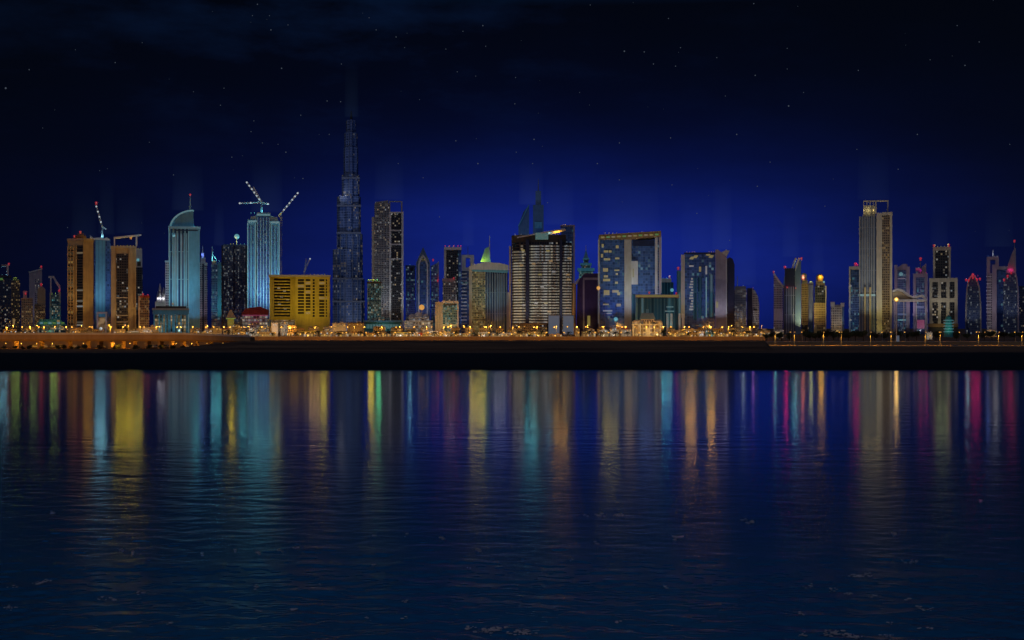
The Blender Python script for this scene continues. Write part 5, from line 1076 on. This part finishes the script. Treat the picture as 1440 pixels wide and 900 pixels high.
o = bpy.data.objects.new('mast_light', L); col.objects.link(o); o.parent = t.o; o.location = (0, -3, 29.6)
t = Thing('control_cabinet', 'small white lit cabinet at the foot of the tall light mast', 'cabinet', 1262.6, 930)
MB().box(-.9, .9, -.6, .6, 0, 4.2).build('body', 'sign_blue', t.o); MB().box(-1.1, 1.1, -.8, .8, 4.2, 4.45).build('lid', 'white_panel', t.o); MB().box(-1.0, 1.0, -.7, .7, -.3, 0).build('plinth', 'grey_concrete', t.o)

# --- viaduct on the left
VD = 640
t = Thing('viaduct', 'long concrete viaduct lit orange on the left shore', 'bridge', 150, VD); t.o.rotation_euler = (0, 0, 0); vx = t.o.location.x
def vX(px): return px_x(px, VD)-vx
x0, x1 = vX(-60), vX(352)
MB().prism_xz([(x0, 4.0), (x0, 6.2), (vX(255), 6.2), (x1, 5.0), (x1, 3.0), (vX(262), 4.0)], 0, 11).build('deck', 'sand_wall', t.o)
MB().prism_xz([(x0, 6.203), (x0, 7.1), (vX(255), 7.1), (x1, 5.9), (x1, 5.003), (vX(255), 6.203)], -.25, .15).build('parapet', 'pale_stone', t.o)
MB().prism_xz([(x0, 3.2), (x0, 3.997), (vX(262), 3.997), (x1, 2.997), (x1, 2.2), (vX(262), 3.2)], 1.2, 9.8).build('girder', 'sand_wall', t.o)
for px in (-40, 16, 52, 92, 118, 136, 152, 168, 184, 204, 222, 238, 254, 272, 292): MB().box(vX(px)-.55, vX(px)+.55, 2, 8.5, -.6, 3.2).build('pier', 'sand_wall', t.o)
for px in range(-20, 330, 22):
    MB().ball((vX(px), 5.5, 2.2), .3, 8, 6).build('under_lamp', 'sodium_lamp', t.o, True)
    L = bpy.data.lights.new('under_light', 'POINT'); L.color = (1, .43, .04); L.energy = 420; L.shadow_soft_size = .3
    o = bpy.data.objects.new('under_light', L); col.objects.link(o); o.parent = t.o; o.location = (vX(px), 5.5, 1.6)
    L = bpy.data.lights.new('face_light', 'SPOT'); L.color = (1, .4, .04); L.energy = 1100; L.spot_size = R(120); L.spot_blend = 1; L.shadow_soft_size = .4
    o = bpy.data.objects.new('face_light', L); col.objects.link(o); o.parent = t.o; o.location = (vX(px), -17, 1.5); o.rotation_euler = Vector((0, 17, 4)).to_track_quat('-Z', 'Y').to_euler()
t = Thing('back_wall', 'long sandy wall glowing amber behind the viaduct piers', 'wall', 150, 668); t.o.rotation_euler = (0, 0, 0)
MB().box(px_x(-60, 668)-t.o.location.x, px_x(300, 668)-t.o.location.x, 0, .6, -.5, 3.4).build('wall', 'sand_wall', t.o); MB().box(px_x(-60.3, 668)-t.o.location.x, px_x(300.3, 668)-t.o.location.x, -.15, .75, 3.403, 3.6).build('coping', 'pale_stone', t.o)
CARN = ('first', 'second', 'third', 'fourth', 'fifth', 'sixth', 'seventh', 'eighth', 'ninth', 'tenth', 'eleventh', 'twelfth')
for i, px in enumerate((51, 63, 74, 84, 98, 105, 142, 216, 223, 231, 236, 262)):
    t2 = Thing('parked_car', uniq('pale car parked under the viaduct, %s from the left of the twelve' % CARN[i]), 'car', px, 655, 'cars parked under the viaduct')
    rev = 1 if i % 2 else -1
    MB().prism_xz([(-2.1, .35), (2.1, .35), (2.15, .8), (1.3, .95), (.7, 1.45), (-1.1, 1.45), (-1.8, .95), (-2.15, .85)], -.85, .85).build('body', 'white_panel', t2.o)
    MB().prism_xz([(-1.45, .97), (.95, .97), (.62, 1.37), (-1.02, 1.37)], -.87, .87).build('window', 'navy_panel', t2.o)
    for sx in (-1.3, 1.3):
        for sy in (-.82, .62):
            m_ = MB(); n_ = 12
            m_.v = [(sx+.33*math.cos(2*math.pi*k/n_), sy+dy, .33+.33*math.sin(2*math.pi*k/n_)) for dy in (0, .2) for k in range(n_)]
            m_.f = [tuple(range(n_-1, -1, -1)), tuple(range(n_, 2*n_))]+[(k, (k+1) % n_, (k+1) % n_+n_, k+n_) for k in range(n_)]
            m_.build('wheel', 'dark_concrete', t2.o)
    for sy in (-.6, .6): MB().ball((2.1*rev, sy, .68), .13, 6, 4).build('headlight', 'window_white', t2.o)
    t2.o.rotation_euler = (0, 0, R(-60 if i % 3 else 20))

# --- dark dyke hiding the lower ground from the middle of the shore
mb = MB(); vs, fs = [], []
cols_ = [x for x in range(232, 1090, 4)]
prof2 = [(-34, 0), (-22, .45), (-12, .72), (-4, .96), (2, 1), (8, .97), (18, .6), (30, 0)]
for px in cols_:
    h_ = min(1, max(0, (px-236)/105))**.8*min(1, max(0, (1086-px)/10))
    for dd, k in prof2:
        D_ = 612+dd
        vs.append((px_x(px, D_), D_+rs.uniform(-.6, .6), 2.7+3.75*h_*k*(1+rs.uniform(-.03, .03))+.25*math.sin(px*.11+dd)*k*h_*.5))
n = len(prof2)
for i in range(len(cols_)-1):
    for j in range(n-1): fs.append((i*n+j, (i+1)*n+j, (i+1)*n+j+1, i*n+j+1))
mb.v, mb.f = vs, fs
tag(mb.build('embankment', 'earth', smooth=True), 'long dark earth dyke between the water and the city lights', 'embankment', kind='structure')

# --- trees
m, nt, p = new_mat('leaves')
tc = nd(nt, 'ShaderNodeTexCoord'); n1 = nd(nt, 'ShaderNodeTexNoise'); n1.inputs['Scale'].default_value = 1.1; nt.links.new(tc.outputs['Object'], n1.inputs['Vector'])
nt.links.new(mixc(nt, n1.outputs[0], (.03, .045, .015), (.075, .09, .035)), p.inputs['Base Color']); p.inputs['Roughness'].default_value = .7
def tree_proto(kind, seed, label):
    r_ = random.Random(seed)
    t = Thing('broadleaf_tree' if kind == 'tree' else ('palm_tree' if kind == 'palm' else 'bush'), '', 'bush' if kind == 'bush' else 'tree', 720, 1000)
    if kind == 'palm':
        MB().cyl(0, 0, -.5, 6.5, .28, .2, 8).build('trunk', 'bark', t.o); mb = MB()
        for k in range(16):
            a = 6.283*k/16+r_.uniform(-.1, .1); up = r_.uniform(-.1, .9)
            pts = [(0, 6.5)]
            for q in range(1, 7): pts.append((q*.5, 6.5+up*q*.42-.075*q*q))
            for (r0, z0), (r1, z1) in zip(pts, pts[1:]):
                for s_ in (-1, 1):
                    wv = .55*s_
                    c0, s0 = math.cos(a), math.sin(a)
                    mb.add([(r0*c0, r0*s0, z0), (r1*c0, r1*s0, z1), (r1*c0-wv*s0, r1*s0+wv*c0, z1-.4)], [(0, 1, 2)])
        mb.build('crown', 'leaves', t.o)
        return t.o
    H = 7.0 if kind == 'tree' else 2.2
    if kind == 'tree':
        mb = MB(); mb.cyl(0, 0, -.5, 2.6, .3, .2, 8)
        for k in range(5):
            a = 1.256*k+r_.uniform(-.3, .3); mb.bar((0, 0, 2.2), (1.9*math.cos(a), 1.9*math.sin(a), 4.2+r_.uniform(0, .8)), .16)
        mb.build('trunk', 'bark', t.o)
    mb = MB()
    clumps = []
    for k in range(11 if kind == 'tree' else 5):
        a = r_.uniform(0, 6.283); q = r_.uniform(.2, 1)
        if kind == 'tree': clumps.append((2.9*q*math.cos(a), 2.9*q*math.sin(a), r_.uniform(2.7, 6.0-1.2*q), r_.uniform(1.0, 1.7)))
        else: clumps.append((1.0*q*math.cos(a), 1.0*q*math.sin(a), r_.uniform(.4, 1.3), r_.uniform(.6, .9)))
    for (cx, cy_, cz, cr) in clumps:
        for k in range(85 if kind == 'tree' else 70):
            v = Vector((r_.gauss(0, 1), r_.gauss(0, 1), r_.gauss(0, .75))).normalized()*cr*r_.uniform(.55, 1.05)
            c = Vector((cx, cy_, cz))+v; sz = r_.uniform(.22, .45) if kind == 'tree' else r_.uniform(.12, .26)
            a_ = Vector((r_.gauss(0, 1), r_.gauss(0, 1), r_.gauss(0, 1))).normalized(); b_ = a_.orthogonal().normalized()
            mb.add([c+a_*sz, c+b_*sz*.6, c-a_*sz, c-b_*sz*.6], [(0, 1, 2, 3)])
    mb.build('crown', 'leaves', t.o)
    return t.o
def plant(protos, items, group, what):
    """items: (px, D, scale)"""
    cnt = {}
    for it in items: cnt.setdefault(near(it[0]), []).append(it)
    used = set()
    for n_, l in cnt.items():
        for i, (px, D, s) in enumerate(sorted(l)):
            k = rs.randrange(len(protos)); pr = protos[k]
            lab = '%s below %s' % (what, n_)+('' if len(l) == 1 else ', %s from left' % nth(i))
            loc = (px_x(px, D), D, GZ-.05); rz = rs.uniform(0, 6.28)
            if k not in used:
                used.add(k); pr.location = loc; pr.rotation_euler = (0, 0, rz); pr.scale = (s, s, s); pr['label'] = uniq(lab); pr['group'] = group
            else: dup(pr, loc, lab, group, rz, s)
    for k, pr in enumerate(protos):
        if k not in used:
            for ch in list(pr.children): bpy.data.objects.remove(ch)
            bpy.data.objects.remove(pr)
T = [tree_proto('tree', s, '') for s in (1, 2, 3, 4)]
right = [(1078, 1040, .9), (1089, 1030, 1.0), (1099, 1035, 1.05), (1110, 1030, .9), (1133, 1020, 1.1), (1139, 1024, 1.15), (1147, 1016, 1.0), (1154, 1020, 1.2), (1163, 1018, 1.25), (1172, 1022, 1.2), (1184, 1024, 1.15), (1193, 1020, 1.2), (1203, 1022, 1.25), (1214, 1024, 1.2),
 (1230, 1030, 1.05), (1246, 1030, 1.0), (1263, 1040, 1.15), (1277, 1036, 1.1), (1289, 1040, 1.15), (1316, 1044, 1.2), (1345, 1040, 1.0), (1360, 1044, .9), (1384, 1040, 1.2), (1395, 1042, 1.15), (1412, 1044, 1.1), (1426, 1040, 1.05), (1437, 1044, 1.1)]
plant(T, right, 'dark trees along the right bank', 'dark bushy tree on the right bank')
P = [tree_proto('palm', s, '') for s in (5, 6)]
plant(P, [(x+rs.uniform(-4, 4), 1172+rs.uniform(-3, 3), rs.uniform(.8, 1.15)) for x in (318, 352, 384, 412, 447, 478, 506, 527, 548, 582, 610, 641, 668, 700, 731, 762, 798, 826, 848, 866, 884, 936, 968, 1000, 1029, 1056)], 'palms along the city road', 'amber lit palm on the city road')
B = [tree_proto('bush', s, '') for s in (8, 9, 10)]
plant(B, [(x+rs.uniform(-2, 2), 622+rs.uniform(-4, 4), rs.uniform(.7, 1.2)) for x in (6, 20, 33, 40, 58, 80, 88, 99, 110, 118, 140, 160, 166, 190, 208, 226, 245, 256, 268, 280)], 'dark bushes below the viaduct', 'dark bush below the viaduct, under')
B2 = [tree_proto('bush', s, '') for s in (11, 12)]
plant(B2, [(x+rs.uniform(-2, 2), 1640+rs.uniform(-8, 4), rs.uniform(2, 2.6)) for x in (58, 66, 74, 82)], 'dark shrubs before the pavilion', 'large dark shrub before the pavilion, set')

# --- foam flecks drifting on the water
mb = MB(); rf = random.Random(4)
def wp(px, py):
    D = HC*F/(py-HZ); return px_x(px, D), D
flecks = [(690, 886, 22, 46), (735, 890, 20, 30), (660, 882, 8, 12), (1175, 891, 20, 34), (1200, 895, 14, 18), (1130, 892, 8, 8), (1250, 893, 10, 8), (55, 820, 9, 12), (68, 815, 6, 7), (15, 855, 12, 14), (20, 827, 8, 6), (150, 842, 12, 10), (195, 835, 8, 6), (240, 878, 6, 4), (365, 860, 5, 5), (412, 858, 6, 7), (360, 826, 4, 4),
 (395, 774, 7, 5), (363, 778, 5, 4), (330, 774, 4, 3), (285, 780, 3, 2), (415, 772, 4, 3), (450, 822, 3, 3), (526, 795, 4, 3), (527, 753, 5, 3), (572, 753, 4, 2), (621, 757, 4, 3), (672, 776, 5, 5), (803, 786, 4, 4), (845, 724, 9, 8), (868, 725, 6, 7), (825, 725, 5, 3), (841, 763, 4, 3), (660, 798, 4, 2), (568, 846, 5, 4), (516, 870, 5, 4), (573, 870, 5, 4), (870, 875, 5, 5), (937, 826, 7, 6), (950, 757, 5, 4), (955, 754, 8, 4),
 (1057, 735, 8, 7), (1045, 732, 6, 4), (1257, 752, 5, 5), (1287, 791, 9, 8), (1270, 790, 5, 4), (1217, 810, 12, 16), (1198, 809, 4, 4), (1135, 825, 7, 6), (1172, 828, 8, 8), (1195, 835, 7, 7), (1227, 839, 6, 6), (1305, 857, 9, 9), (1290, 855, 6, 4), (1276, 844, 4, 3), (1308, 884, 8, 8), (1295, 884, 5, 4), (1126, 865, 5, 4), (1252, 876, 4, 4), (72, 721, 5, 4), (170, 774, 4, 3), (186, 778, 3, 3), (1378, 705, 4, 3)]
for px, py, sp_, n_ in flecks:
    for k in range(n_):
        x, D = wp(px+rf.gauss(0, sp_*.5), py+rf.gauss(0, 1.3 if n_ < 20 else 2.2))
        r_ = rf.uniform(.03, .1)*(1 if rf.random() < .8 else 1.6)*D/70
        h_ = water_h(x, D)
        mb.ball((x, D, h_+.02), r_, 7, 4, .22)
plain('foam', (.8, .7, .68), .8)
tag(mb.build('sea_foam', 'foam'), 'pale pinkish foam flecks drifting on the dark water', 'foam', kind='stuff')


# ------------------------------------------------------------------ render settings
sc.render.engine = 'CYCLES'
sc.view_settings.view_transform = 'Standard'; sc.view_settings.look = 'None'
sc.view_settings.exposure = 0; sc.view_settings.gamma = 1; sc.view_settings.use_curve_mapping = False
cy = sc.cycles
cy.use_denoising = True
try: cy.denoiser = 'OPENIMAGEDENOISE'
except Exception: pass
cy.use_adaptive_sampling = False
cy.use_light_tree = True
cy.max_bounces = 4; cy.diffuse_bounces = 2; cy.glossy_bounces = 3; cy.transmission_bounces = 2
cy.sample_clamp_indirect = 2.0
cy.caustics_reflective = False; cy.caustics_refractive = False
